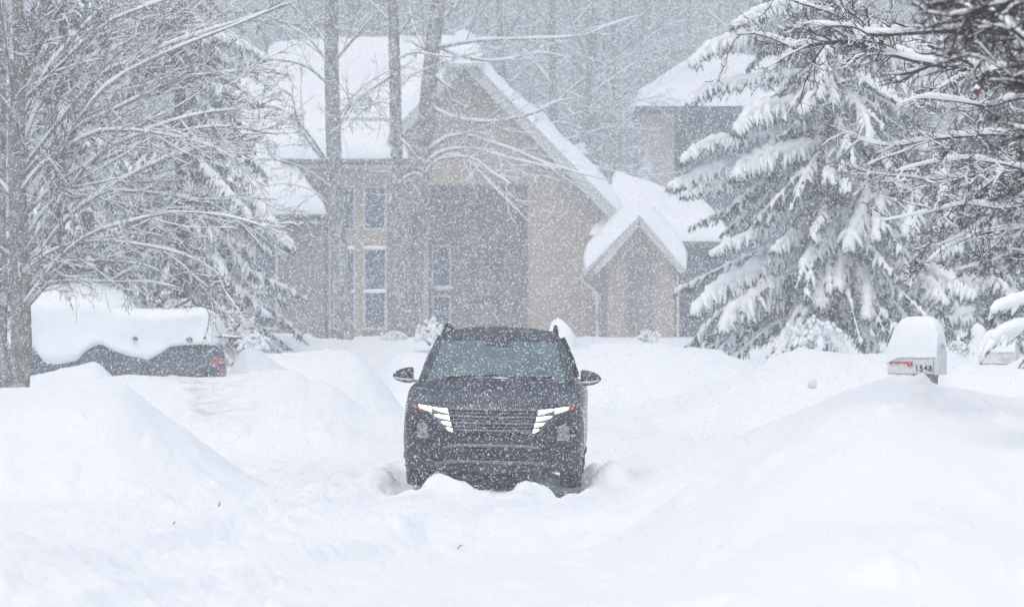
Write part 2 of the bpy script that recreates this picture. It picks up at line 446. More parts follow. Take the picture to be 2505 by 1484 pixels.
# --- big bare tree at the left edge
def left_tree():
    g = np.random.default_rng(11); Y = 80
    base = P(43, 985, Y)
    tr = spline([P(42, 1010, Y), P(44, 960, Y), P(52, 860, Y), P(50, 740, Y), P(46, 560, Y), P(40, 350, Y), P(48, 150, Y), P(40, -60, Y), P(30, -400, Y)], 26)
    rt = np.interp(np.linspace(0, 1, 26), [0, .08, .3, .6, 1], [.19, .155, .145, .12, .05])
    L = []
    def l(pts, r0, r1=.012, dy=0):
        n = len(pts)
        L.append(([(p[0], p[1], Y+dy*k/(n-1)) for k, p in enumerate(pts)], r0, r1))
    l([(52,560),(100,450),(202,284),(284,195),(420,125),(583,60),(700,10)], .05, .012, -3)
    l([(50,420),(120,330),(233,195),(330,150),(419,107),(560,60),(725,5)], .045, .012, 2)
    l([(50,760),(110,680),(160,620),(230,570),(330,540),(430,520),(560,530),(660,560)], .04, .009, -4)
    l([(52,770),(100,715),(130,690),(200,688),(280,690),(370,690),(440,705)], .025, .006, -2)
    l([(50,700),(140,560),(250,470),(380,400),(500,360),(600,330),(700,300)], .05, .01, 3)
    l([(50,640),(130,520),(230,390),(340,330),(450,290),(560,270),(620,280)], .045, .01, -3)
    l([(48,300),(110,180),(200,70),(300,-20),(420,-110)], .05, .015, 3)
    l([(48,250),(90,130),(150,20),(200,-80)], .045, .015, -2)
    l([(46,480),(110,400),(220,330),(300,320),(400,330),(520,360),(590,400)], .04, .008, -3)
    l([(50,600),(120,500),(200,470),(320,470),(420,480),(520,500),(600,560),(650,620)], .04, .008, 4)
    l([(50,680),(120,620),(220,590),(340,600),(440,620),(520,660),(560,700)], .035, .007, -4)
    l([(46,380),(100,250),(190,160),(300,110),(430,40),(520,-30)], .045, .012, 4)
    l([(52,730),(120,650),(200,640),(290,640),(370,655),(440,690)], .03, .006, 3)
    l([(42,500),(-60,380),(-200,300),(-380,260)], .05, .012, 2)
    l([(42,640),(-80,560),(-220,500),(-350,490)], .045, .01, -2)
    l([(42,300),(-60,160),(-160,20),(-260,-120)], .05, .015, -2)
    l([(46,200),(100,80),(130,-50),(150,-200)], .05, .015, 1)
    l([(46,340),(30,220),(10,80),(-10,-60)], .04, .015, -3)
    l([(48,440),(160,330),(300,260),(430,200),(540,180),(660,170)], .04, .01, -1)
    l([(50,540),(150,440),(280,380),(420,330),(540,310),(680,330)], .04, .01, 1)
    l([(48,260),(140,170),(260,60),(380,10),(520,-40)], .04, .012, 0)
    A, R = limb_set(L)
    R = R*.78
    A1, R1, L1 = children(g, A, R, polylen(A), 15, .12, .97, 32, 12, .42, .42, 9, .10, .012, .0055)
    A2, R2, L2 = children(g, A1, R1, L1, 9, .12, .97, 36, 14, .42, .6, 6, .13, 0, .0042)
    A3, R3, L3 = children(g, A2, R2, L2, 3.6, .15, 1, 38, 15, .5, .8, 4, .14, 0, .0036)
    lev = [(A, R), (A1, R1), (A2, R2), (A3, R3)]
    build_bare('bare_tree', 'big snow-laden bare tree filling the left edge, trunk rising in front of the buried car', base, lev, 'bark_grey', 'bark_twig', g=g, snow_keep=.42, snow_base=.009, trunk=(tr, rt))
    # thin neighbouring trunk
    g2 = np.random.default_rng(12)
    tr = spline([P(8, 990, 83), P(6, 860, 83), P(9, 700, 83), P(4, 500, 83), P(8, 250, 83), P(0, 0, 83), P(-6, -200, 83)], 16)
    A, R = limb_set([([(8,600,83),(-40,500,83),(-80,420,83)], .025, .008), ([(8,420,83),(50,330,84),(110,260,84)], .022, .008), ([(6,300,83),(-40,180,82),(-90,90,82)], .022, .008)])
    A1, R1, L1 = children(g2, A, R, polylen(A), 8, .1, 1, 36, 12, .5, .6, 6, .12, 0, .005)
    build_bare('bare_sapling', 'slim trunk plastered with snow just left of the big bare tree', P(8, 990, 83), [(A, R), (A1, R1)], 'bark_far', g=g2, trunk=(tr, np.linspace(.07, .04, 16)))
left_tree()

# --- trunks standing in front of the house
def yard_tree(name, label, px_line, Y, r0, r1, limbs, seed, n1=10, n2=5, n3=3, bark='bark_far', snow_base=.006, l1=.42):
    g = np.random.default_rng(seed)
    tr = spline([P(a, b, Y) for a, b in px_line], 24)
    LL = []
    for pts, ra, rb, dy in limbs:
        n = len(pts); LL.append(([(p[0], p[1], Y+dy*k/(n-1)) for k, p in enumerate(pts)], ra, rb))
    A, R = limb_set(LL, 12); R = R*(1 if snow_base > .015 else .75)
    A1, R1, L1 = children(g, A, R, polylen(A), n1, .15, .97, 38, 13, l1, .5, 8, .13, -.004, .009)
    A2, R2, L2 = children(g, A1, R1, L1, n2, .12, .97, 40, 14, .45, .6, 6, .14, 0, .006)
    lev = [(A, R), (A1, R1), (A2, R2)]
    if n3:
        A3, R3, L3 = children(g, A2, R2, L2, n3, .15, 1, 40, 15, .5, .7, 4, .15, 0, .005); lev.append((A3, R3))
    return build_bare(name, label, P(*px_line[0], Y), lev, bark, 'bark_twig', g=g, snow_base=snow_base, snow_keep=.7, trunk=(tr, np.linspace(r0, r1, 24)))
yard_tree('bare_tree', 'thick straight grey trunk leftmost of three in front of the big house',
    [(845,870),(838,700),(826,560),(818,420),(813,250),(810,100),(812,-60),(808,-300)], 166, .26, .18,
    [([(820,400),(780,380),(745,330),(725,290),(715,240),(690,220)], .06, .02, -2),
     ([(815,420),(770,350),(720,290),(660,260),(600,270),(560,300)], .055, .015, -3),
     ([(818,340),(850,270),(890,230),(950,190),(1010,150)], .055, .015, -2),
     ([(816,310),(840,265),(880,220),(930,185),(985,160)], .04, .012, 1),
     ([(818,300),(860,250),(900,245),(930,260),(960,310),(1010,370)], .045, .012, -2),
     ([(812,120),(760,60),(700,0),(640,-70)], .06, .02, 2), ([(812,160),(870,90),(930,20),(980,-60)], .06, .02, -2),
     ([(814,220),(760,170),(700,150),(640,150),(590,170)], .05, .012, -2), ([(815,180),(770,110),(720,70),(650,40),(590,40)], .05, .012, 2),
     ([(820,470),(770,430),(710,400),(640,390),(570,410)], .045, .012, -2), ([(818,520),(770,470),(700,450),(630,460)], .03, .01, 2)], 21)
yard_tree('bare_tree', 'slender grey trunk in the middle of three before the house, between two windows',
    [(985,880),(980,700),(972,480),(968,300),(964,120),(960,0),(955,-250)], 162, .195, .145,
    [([(966,180),(920,210),(880,240),(840,300),(800,330)], .04, .012, -1), ([(965,100),(1000,50),(1050,0),(1090,-60)], .05, .015, 1),
     ([(966,150),(1010,130),(1060,135),(1110,140),(1160,130)], .04, .012, -2), ([(968,330),(1000,360),(1030,390),(1080,400)], .035, .01, -1),
     ([(962,60),(910,10),(860,-40)], .045, .015, 1), ([(966,230),(1000,190),(1040,170),(1100,150),(1180,125)], .04, .01, 1),
     ([(966,260),(930,250),(890,270),(850,310)], .03, .01, 1)], 22)
yard_tree('bare_tree', 'leaning grey trunk rightmost of three crossing the beige gable of the house',
    [(1005,880),(1012,700),(1022,540),(1036,400),(1046,250),(1060,100),(1072,0),(1085,-200)], 168, .29, .20,
    [([(1060,120),(1110,110),(1180,100),(1250,98),(1330,95),(1420,90),(1500,60),(1560,40)], .05, .014, -3), 
     ([(1064,60),(1110,20),(1150,-30)], .06, .02, 1), ([(1050,180),(1080,200),(1100,235),(1120,280),(1135,330)], .06, .012, -1),
     ([(1040,380),(1080,345),(1130,330),(1180,345),(1260,370),(1330,400),(1420,425),(1480,440)], .05, .012, -4),
     ([(1036,420),(1100,380),(1150,400),(1190,440),(1240,490),(1290,540)], .045, .01, -4),
     ([(1040,400),(1090,370),(1160,365),(1230,385),(1300,400),(1370,415)], .04, .01, -5),
     ([(1035,430),(1000,430),(970,460),(950,500)], .04, .012, -5), ([(1034,440),(1060,400),(1110,385),(1160,390),(1200,420),(1250,450)], .04, .01, -6),
     ([(1055,140),(1020,90),(1000,20)], .05, .015, 2), ([(1048,260),(1110,290),(1200,300),(1300,280),(1360,250),(1420,240)], .045, .012, -2),
     ([(1058,110),(1130,140),(1220,150),(1320,130),(1400,145)], .04, .012, 1)], 23, snow_base=.02)
# --- trees behind the gable, on its right
behind = [
 ('pale bare trunk rising just right of the snowy gable peak', [(1228,400),(1226,200),(1222,50),(1220,-200)], 226, .16, 31,
   [([(1226,220),(1280,180),(1340,160),(1420,150)],.05,.014,1),([(1225,140),(1180,60),(1150,-20)],.05,.014,1),([(1224,120),(1270,40),(1300,-50)],.05,.014,1),([(1226,280),(1290,260),(1380,270)],.04,.012,-1)]),
 ('grey bare tree with spreading limbs right of the gable roof slope', [(1358,520),(1354,300),(1350,120),(1352,-40),(1350,-250)], 222, .17, 32,
   [([(1354,260),(1420,200),(1500,150),(1600,90)],.06,.014,-2),([(1352,200),(1300,150),(1250,130),(1180,110)],.05,.014,1),([(1352,120),(1420,40),(1480,-30)],.06,.02,2),([(1352,80),(1300,0),(1270,-70)],.05,.02,1),([(1356,350),(1430,330),(1500,310),(1600,320)],.05,.012,-1),([(1355,300),(1440,270),(1540,250),(1640,230)],.05,.012,2)]),
 ('thin bare tree between the gable slope and the far house roof', [(1500,560),(1498,400),(1502,200),(1500,60),(1506,-100)], 234, .12, 33,
   [([(1500,300),(1550,260),(1610,240),(1680,250)],.04,.012,1),([(1500,220),(1450,160),(1410,100)],.04,.012,1),([(1502,150),(1560,80),(1600,0)],.04,.012,-1),([(1498,380),(1560,360),(1640,370)],.035,.01,-2),([(1500,420),(1450,390),(1400,380)],.035,.01,1)]),
 ('crooked bare tree whose limbs reach over the dark wing roof', [(1440,640),(1436,470),(1428,330),(1440,180),(1452,40),(1460,-120)], 218, .14, 34,
   [([(1430,320),(1370,300),(1310,310),(1240,290)],.045,.012,-2),([(1434,240),(1500,190),(1580,140),(1660,110)],.05,.012,1),([(1430,400),(1500,420),(1580,430),(1660,420)],.045,.01,-2),([(1440,150),(1400,70),(1380,-20)],.045,.014,1)]),
]
for lab, line, Y, r, seed, limbs in behind:
    yard_tree('bare_tree', lab, line, Y, r, r*.6, limbs, seed, n1=11, n2=6, n3=3, snow_base=.010, l1=.5)

# --- far wood: stuff, and a few trunks one can tell apart
def far_wood():
    g = np.random.default_rng(77)
    tr = MB(); tw = MB(); sn = MB()
    for i in range(150):
        Y = g.uniform(262, 385)
        px = g.uniform(-500, 3000)
        x = (px-CX)/F*Y; h = g.uniform(19, 27); lean = g.normal(0, .5)
        t = np.linspace(0, 1, 10)
        A = np.stack([x+lean*t+.2*np.sin(t*7+i), Y+0*t, .3+h*t], -1)
        r = g.uniform(.10, .2); R = r*(1-.8*t)
        tr.tubes(A, R, 6)
        A1, R1, L1 = children(g, A[None], R[None], np.array([h]), 17, .12, .98, 48, 14, .36, .4, 7, .12, .01, .012)
        A2, R2, L2 = children(g, A1, R1, L1, 9, .12, 1, 40, 14, .42, .6, 5, .14, 0, .010)
        tw.tubes(A1, R1, 4, cap=False); tw.tubes(A2, R2, 3, cap=False)
        A3, R3, L3 = children(g, A2, R2, L2, 2, .2, 1, 40, 14, .5, .7, 3, .14, 0, .009)
        tw.tubes(A3, R3, 3, cap=False)
        snow_on(sn, A1, R1, g, 4, 1.0, .025, .8); snow_on(sn, A2, R2, g, 3, 1.0, .02, .55)
    m = MB()
    for k, b in enumerate((tr, tw, sn)):
        off = m.n
        m.v += b.v; m.f += [q+off for q in b.f]; m.m += [np.full(len(q), k) for q in b.f]; m.n += b.n
    o = m.build('far_woods', [MAT['bark_far'], MAT['bark_twig'], MAT['branch_snow']])
    tag(o, 'bare snowy woods fading into the storm behind the houses', kind='stuff')
far_wood()

# ---------------------------------------------------------------- spruces
def bough(g, pts, N, S, Wd, width, needles=5, snow=1.0, n=None, fl=1.0, droop=.55):
    """pts world polyline from trunk to tip; N needle MB, S snow MB, Wd wood MB"""
    L = np.linalg.norm(np.diff(np.asarray(pts), axis=0), axis=1).sum()
    n = n or max(6, int(L/.11))
    C = spline(pts, n)
    T = norm(np.gradient(C, axis=0))
    lat = norm(np.cross(T, np.array([0, 0, 1.0])))
    u = np.linspace(0, 1, n)
    Wd.tubes(C, np.interp(u, [0, 1], [.03, .008]), 5)
    # snow ridge along the top
    if snow > 0:
        rid = width*.42*snow*np.sin(np.clip(u*.86+.14, 0, 1)*np.pi)**.6*(1+.25*g.normal(size=n)).clip(.4, 1.6)
        C2 = C+np.array([0, 0, 1])*rid[:, None]*.5
        S.tubes(C2, np.maximum(rid, .01), 7)
    for side in (-1, 1, 0):
        m = int(n*3.2) if side else n
        tt = g.uniform(.08, 1, m); i = np.minimum((tt*(n-1)).astype(int), n-2); fr = (tt*(n-1)-i)[:, None]
        p = C[i]*(1-fr)+C[i+1]*fr
        d = norm(T[i]*g.uniform(.25, .8, (m, 1)) + side*lat[i]*g.uniform(.25, .9, (m, 1)) + np.array([0, 0, -1])*g.uniform(droop*.5, droop*1.5, (m, 1)) + g.normal(size=(m, 3))*.15)
        ln = fl*width*g.uniform(.6, 1.4, m)*(.45+.9*np.sin(np.clip(tt*.9+.1, 0, 1)*np.pi)**.7)
        k = 5
        A = np.zeros((m, k, 3)); A[:, 0] = p; q = p; dd = d
        for j in range(1, k):
            dd = norm(dd+np.array([0, 0, -.16])+g.normal(size=dd.shape)*.05); q = q+dd*(ln/(k-1))[:, None]; A[:, j] = q
        if snow > 0:
            keep = g.random(m) < .8*snow
            B = A[keep]
            rr = width*g.uniform(.14, .25, (len(B), 1))*np.array([1.1, 1.1, .9, .6, .2])[None]*(1+.22*g.normal(size=(len(B), k))).clip(.5, 1.5)
            B = B+np.array([0, -.0, 1])*rr[..., None]*.55
            S.tubes(B, rr, 5)
        # needle sprays: thin blades hung around each branchlet
        nn = needles
        j = g.integers(0, k-1, (m, nn)); f = g.random((m, nn, 1))
        mi = np.arange(m)[:, None]
        q0 = A[mi, j]*(1-f)+A[mi, j+1]*f
        dn = norm(norm(A[mi, j+1]-A[mi, j])+g.normal(size=q0.shape)*.55+np.array([0, 0, -.45]))
        le = width*g.uniform(.25, .6, (m, nn, 1))
        sd = norm(np.cross(dn, g.normal(size=dn.shape)))*le*.16
        V = np.stack([q0-sd, q0+sd, q0+dn*le], 2).reshape(-1, 3)
        N.add(V, np.arange(len(V)).reshape(-1, 3))
def spruce(name, label, px, Y, top, height_px_base, seed, key=(), nfill=90, spread=2.2, width=.17, snow=.75, trunk_r=.16, fill_snow=None, needles=6, zlo=None):
    g = np.random.default_rng(seed)
    x0 = (px-CX)/F*Y; z0 = P(px, height_px_base, Y)[2]; zt = top
    N, S, Wd = MB(), MB(), MB()
    root = thing(name, label, 'tree', (x0, Y, z0))
    mv = Matrix.Translation(-Vector((x0, Y, z0)))
    tm = MB(); t = np.linspace(0, 1, 12)
    tm.tubes(np.stack([x0+.04*np.sin(t*9), Y+0*t, z0-.3+(zt-z0+.3)*t], -1), trunk_r*(1-.93*t), 9)
    for kb in key:
        pts, w = kb[0], (kb[1] if len(kb) > 1 else width)
        sn = kb[2] if len(kb) > 2 else 1.0
        bough(g, [P(*p) for p in pts], N, S, Wd, w, needles, sn)
    # procedural whorls
    for i in range(nfill):
        h = g.random()**1.15
        z = z0+.25+(zt-z0-.5)*h
        R = spread*(1-h)**.8*g.uniform(.65, 1.12)+.15
        a = g.uniform(0, 2*np.pi)
        c, s_ = np.cos(a), np.sin(a)
        dr = g.uniform(.18, .5)*R
        pts = [(x0+.05*c, Y+.05*s_, z), (x0+c*R*.35, Y+s_*R*.35, z+.06*R), (x0+c*R*.72, Y+s_*R*.72, z-dr*.4), (x0+c*R, Y+s_*R, z-dr)]
        fs = snow if fill_snow is None else fill_snow
        bough(g, pts, N, S, Wd, width*g.uniform(.8, 1.15), needles, fs*g.uniform(.5, 1.2), n=max(6, int(R/.16)))
    # leader
    if zt-z0 > 1:
        bough(g, [(x0, Y, zt-.9), (x0+.02, Y, zt-.4), (x0, Y, zt)], N, S, Wd, width*.6, needles, snow)
    for nm, m, mt in (('trunk', tm, 'bark_brown'), ('branches', Wd, 'bark_brown'), ('needles', N, 'needle'), ('snow_cover', S, 'branch_snow')):
        o = m.build(nm, MAT[mt], root, smooth=nm != 'needles'); o.matrix_parent_inverse = mv
    return root
Yr = 113
def k(pts, w=.17, sn=1.0, dy=-1.8):
    w = w*1.15
    n = len(pts); return ([(p[0], p[1], Yr+dy*(i/(n-1)) + (-.2)) for i, p in enumerate(pts)], w, sn)
key_right = [
 k([(2000,40),(1900,62),(1800,90),(1735,112),(1690,152)], .2), k([(2010,-20),(1920,10),(1850,30),(1790,60)], .18),
 k([(2000,170),(1900,185),(1790,200),(1720,220),(1680,248)], .17, .75), k([(1990,255),(1930,255),(1870,262),(1825,285),(1800,318)], .23, 1.1),
 k([(2060,270),(2040,225),(2010,222),(1975,245),(1960,275)], .18), k([(2060,225),(2095,250),(2120,300),(2125,350)], .18,.8),
 k([(1990,330),(1900,330),(1790,338),(1710,355),(1668,392)], .18), k([(2020,350),(1960,365),(1880,375),(1820,398),(1800,425)], .24, 1.1), k([(2020,350),(2050,372),(2066,410),(2070,460)], .22, .9),
 k([(1960,390),(1850,395),(1760,410),(1690,432),(1642,452)], .2), k([(1900,430),(1800,440),(1720,455),(1670,475)], .15),
 k([(2080,420),(2115,450),(2110,510),(2085,560),(2072,600)], .24, 1.15), k([(2120,430),(2150,460),(2150,520),(2140,580)], .2,1.0), k([(2190,420),(2225,450),(2230,510),(2215,570)], .22, 1.1),
 k([(2060,520),(2030,570),(1995,605),(1965,645)], .22, 1.1), k([(2080,560),(2065,610),(2055,660),(2050,700)], .2, 1.0), k([(2030,600),(2020,660),(2015,700),(2005,740)], .22, 1.1),
 k([(1990,490),(1920,520),(1860,560),(1790,590),(1740,618)], .16, .85), k([(1970,560),(1930,580),(1890,610)], .17, 1),
 k([(1960,620),(1880,645),(1800,680),(1740,715),(1695,755)], .24, 1.15), k([(1960,650),(1900,690),(1840,730),(1790,760),(1770,795)], .26, 1.15),
 k([(2080,620),(2105,660),(2120,710),(2118,770)], .24, 1.15), k([(2150,560),(2190,590),(2215,640),(2220,690)], .2,.9),
 k([(1990,775),(1960,790),(1925,815),(1900,850)], .2, 1.1), k([(1985,775),(2015,800),(2045,825),(2065,860)], .2, 1.1),
 k([(2200,330),(2260,360),(2300,410),(2310,470)], .2, .9), k([(2100,120),(2180,140),(2260,190),(2300,250)], .22, .9), k([(2060,60),(2150,60),(2230,90),(2290,140)], .2, .9),
 k([(2230,640),(2280,665),(2330,690),(2380,720)], .22, 1.0), k([(2200,690),(2250,690),(2290,705),(2310,735)], .22, 1.1),
]
spruce('spruce_tree', 'tall snow-laden spruce right of the house, boughs drooping towards the bank', 2030, Yr, 12.2, 850, 5, key_right, nfill=190, spread=2.9, width=.195, snow=.5, fill_snow=.34, needles=8)
spruce('spruce_tree', 'darker spruce at the right edge standing behind the two mailboxes', 2420, 118, 9.2, 870, 6,
   [([(2420,560,117),(2350,590,116),(2290,630,115.4)], .2, .9), ([(2400,760,117),(2360,765,116),(2320,785,115.6)], .2, 1.0), ([(2400,690,117),(2440,690,116),(2470,715,115.5)], .2, 1.0), ([(2430,700,117),(2340,690,116),(2270,715,115.5)],.2,1.0)], nfill=140, spread=2.6, width=.19, snow=.26, needles=9)
spruce('spruce_tree', 'hazy dark spruce between the big bare tree and the house', 440, 128, 11.5, 870, 8,
   [([(520,60,127),(600,130,126),(660,210,125.4)], .2, .8), ([(520,300,127),(600,430,126),(660,540,125),(715,600,124.6)], .26, 1.1), ([(480,380,127),(560,470,126),(640,560,125)], .22, .7), ([(480,200,127),(560,220,126),(640,250,125.4)], .2, .5),
    ([(450,520,127),(520,610,126),(560,690,125.4)], .2, .6), ([(470,100,127),(560,90,126),(650,140,125.5)], .2, .5)], nfill=170, spread=2.75, width=.2, snow=.28, needles=7)
spruce('spruce_tree', 'dark spruce mostly hidden behind the big bare tree at far left', 150, 122, 10.5, 880, 9, [], nfill=140, spread=2.6, width=.2, snow=.2, needles=6)
spruce('small_spruce', 'small hazy spruce under the gable slope between the house and its far neighbour', 1420, 218, 8.1, 840, 10, [], nfill=70, spread=1.6, width=.2, snow=.8, needles=5)
spruce('small_spruce', 'pale snow-clogged spruce before the wall of the far house', 1580, 222, 7.4, 840, 14, [], nfill=60, spread=1.3, width=.2, snow=.9, needles=4)

# near spruce whose bough tips reach in at the right edge
def near_spruce():
    g = np.random.default_rng(41); Y = 43
    N, S, Wd, tm = MB(), MB(), MB(), MB()
    x0 = P(2790, 900, Y)[0]; z0 = gz(x0, Y)
    t = np.linspace(0, 1, 10)
    tm.tubes(np.stack([x0+0*t, Y+0*t, z0-.2+3.4*t], -1), .07*(1-.9*t), 9)
    B = [[(2790,700,Y),(2620,715,Y-.1),(2540,730,Y-.2),(2480,744,Y-.3),(2445,756,Y-.35),(2424,774,Y-.38)], [(2790,760,Y),(2640,775,Y),(2550,790,Y-.2),(2490,804,Y-.3),(2448,820,Y-.38),(2424,842,Y-.42)],
         [(2790,820,Y),(2640,830,Y+.2),(2560,850,Y+.3),(2510,872,Y+.35)], [(2790,640,Y),(2680,640,Y+.3),(2600,655,Y+.4),(2560,675,Y+.5)]]
    for b in B:
        pts = [P(*p) for p in b]
        n = 26; C = spline(pts, n); u = np.linspace(0, 1, n)
        Wd.tubes(C, np.linspace(.012, .004, n), 5)
        rid = np.interp(u, [0, .4, .8, .95, 1], [.05, .055, .045, .034, .012])*(1+.12*g.normal(size=n)).clip(.7, 1.3)
        S.tubes(C+np.array([0, 0, .03]), rid, 10)
        for s_ in range(30):
            i = g.integers(2, n-1); d = norm(np.array([-.7, g.normal()*.6, -g.uniform(.3, .9)]))
            L = g.uniform(.06, .15)
            A = np.stack([C[i]+d*L*q+np.array([0, 0, -.04*q*q]) for q in np.linspace(0, 1, 5)])
            Wd.tubes(A, np.linspace(.004, .002, 5), 4)
            if g.random() < .5: S.tubes(A+np.array([0, 0, .016]), np.array([.022, .028, .026, .018, .006]), 6)
            m = 46; q = g.random((m, 1))*(.4+.6); p = A[0]*(1-q)+A[-1]*q
            dn = norm(d+g.normal(size=(m, 3))*.55); le = g.uniform(.018, .035, (m, 1)); sd = norm(np.cross(dn, g.normal(size=(m, 3))))*.0016
            V = np.stack([p-sd, p+sd, p+dn*le], 1).reshape(-1, 3); N.add(V, np.arange(len(V)).reshape(-1, 3))
    root = thing('small_spruce', 'nearby spruce bough tips with thick snow pads in front of the second mailbox', 'tree', (x0, Y, z0))
    mv = Matrix.Translation(-Vector((x0, Y, z0)))
    for nm, m, mt in (('trunk', tm, 'bark_brown'), ('branches', Wd, 'bark_brown'), ('needles', N, 'needle_near'), ('snow_cover', S, 'branch_snow')):
        m.build(nm, MAT[mt], root, smooth=nm != 'needles').matrix_parent_inverse = mv
near_spruce()

# --- near bare tree at the right: limbs in focus from the right edge
def right_tree():
    g = np.random.default_rng(51); Y = 46
    L = []
    def l(pts, r0, r1=.006, dy=0):
        n = len(pts); L.append(([(p[0], p[1], Y+dy*k_/(n-1)) for k_, p in enumerate(pts)], r0, r1))
    l([(2800,330),(2640,250),(2480,190),(2394,172),(2312,159),(2243,147),(2129,112),(2044,100),(1953,119),(1909,103),(1860,84),(1800,85)], .05, .004, 3)
    l([(2300,160),(2220,145),(2110,106),(2073,49),(1997,21),(1934,0),(1880,-30)], .02, .006, 3)
    l([(2800,200),(2560,100),(2400,76),(2280,78),(2139,86),(2092,67),(2028,64),(1950,63)], .03, .004, 1)
    l([(2800,420),(2600,350),(2440,330),(2350,335),(2280,342),(2201,356),(2148,354),(2100,340),(2060,318)], .03, .005, 2)
    l([(2900,200),(2640,300),(2501,380),(2440,430),(2406,458),(2350,500),(2300,540)], .045, .008, -1)
    l([(2800,600),(2620,560),(2504,560),(2400,572),(2320,604),(2270,640),(2220,680)], .025, .004, 0)
    l([(2800,520),(2600,470),(2480,440),(2380,430),(2290,440),(2200,430),(2130,425),(2070,400)], .025, .003, 2)
    l([(2800,470),(2600,430),(2470,480),(2380,560),(2300,600),(2240,610)], .02, .004, -1)
    l([(2800,300),(2600,260),(2500,240),(2420,260),(2350,250),(2260,240),(2200,255)], .03, .005, -2)
    l([(2800,100),(2620,10),(2500,0),(2420,20),(2330,-10)], .03, .006, 1)
    l([(2800,560),(2640,520),(2540,500),(2450,510),(2360,500),(2270,520),(2160,540)], .025, .004, -2)
    l([(2800,380),(2640,400),(2540,420),(2440,400),(2360,390),(2270,400),(2190,420)], .025, .004, -3)
    l([(2700,150),(2560,150),(2450,170),(2350,190),(2280,230),(2230,270)], .03, .004, 0)
    l([(2750,640),(2600,630),(2500,620),(2420,640),(2340,660)], .02, .003, -1)
    A, R = limb_set(L, 16)
    R[3:] *= .62
    A1, R1, L1 = children(g, A, R, polylen(A), 20, .2, .99, 44, 14, .2, .45, 9, .17, .0, .0038)
    A2, R2, L2 = children(g, A1, R1, L1, 8, .1, .97, 50, 16, .55, .7, 8, .28, 0, .0028)
    A3, R3, L3 = children(g, A2, R2, L2, 3.0, .15, 1, 45, 15, .55, .85, 6, .26, 0, .0021)
    tr = spline([P(2846, 1500, Y), P(2840, 1050, Y), P(2830, 700, Y), P(2815, 400, Y), P(2830, 100, Y), P(2820, -300, Y)], 16)
    root = thing('bare_tree', 'bare tree reaching in from the right edge with thick snow lines on dark twigs', 'tree', tuple(P(2840, 1050, Y)))
    mv = Matrix.Translation(-Vector(P(2840, 1050, Y)))
    tm, br, tw, sn = MB(), MB(), MB(), MB()
    tm.tubes(tr, np.linspace(.15, .09, 16), 12)
    br.tubes(A, R, 7); br.tubes(A1, R1, 5); tw.tubes(A2, R2, 4, cap=False); tw.tubes(A3, R3, 3, cap=False)
    snow_on(sn, A, R, g, 8, 1.1, .012, 1, .055); snow_on(sn, A1, R1, g, 6, 1, .006, .35, .016); snow_on(sn, A2, R2, g, 5, 1, .0045, .26, .011)
    for nm, m, mt in (('trunk', tm, 'bark_brown'), ('branches', br, 'bark_brown'), ('twigs', tw, 'bark_brown'), ('snow_cover', sn, 'branch_snow')):
        m.build(nm, MAT[mt], root).matrix_parent_inverse = mv
right_tree()
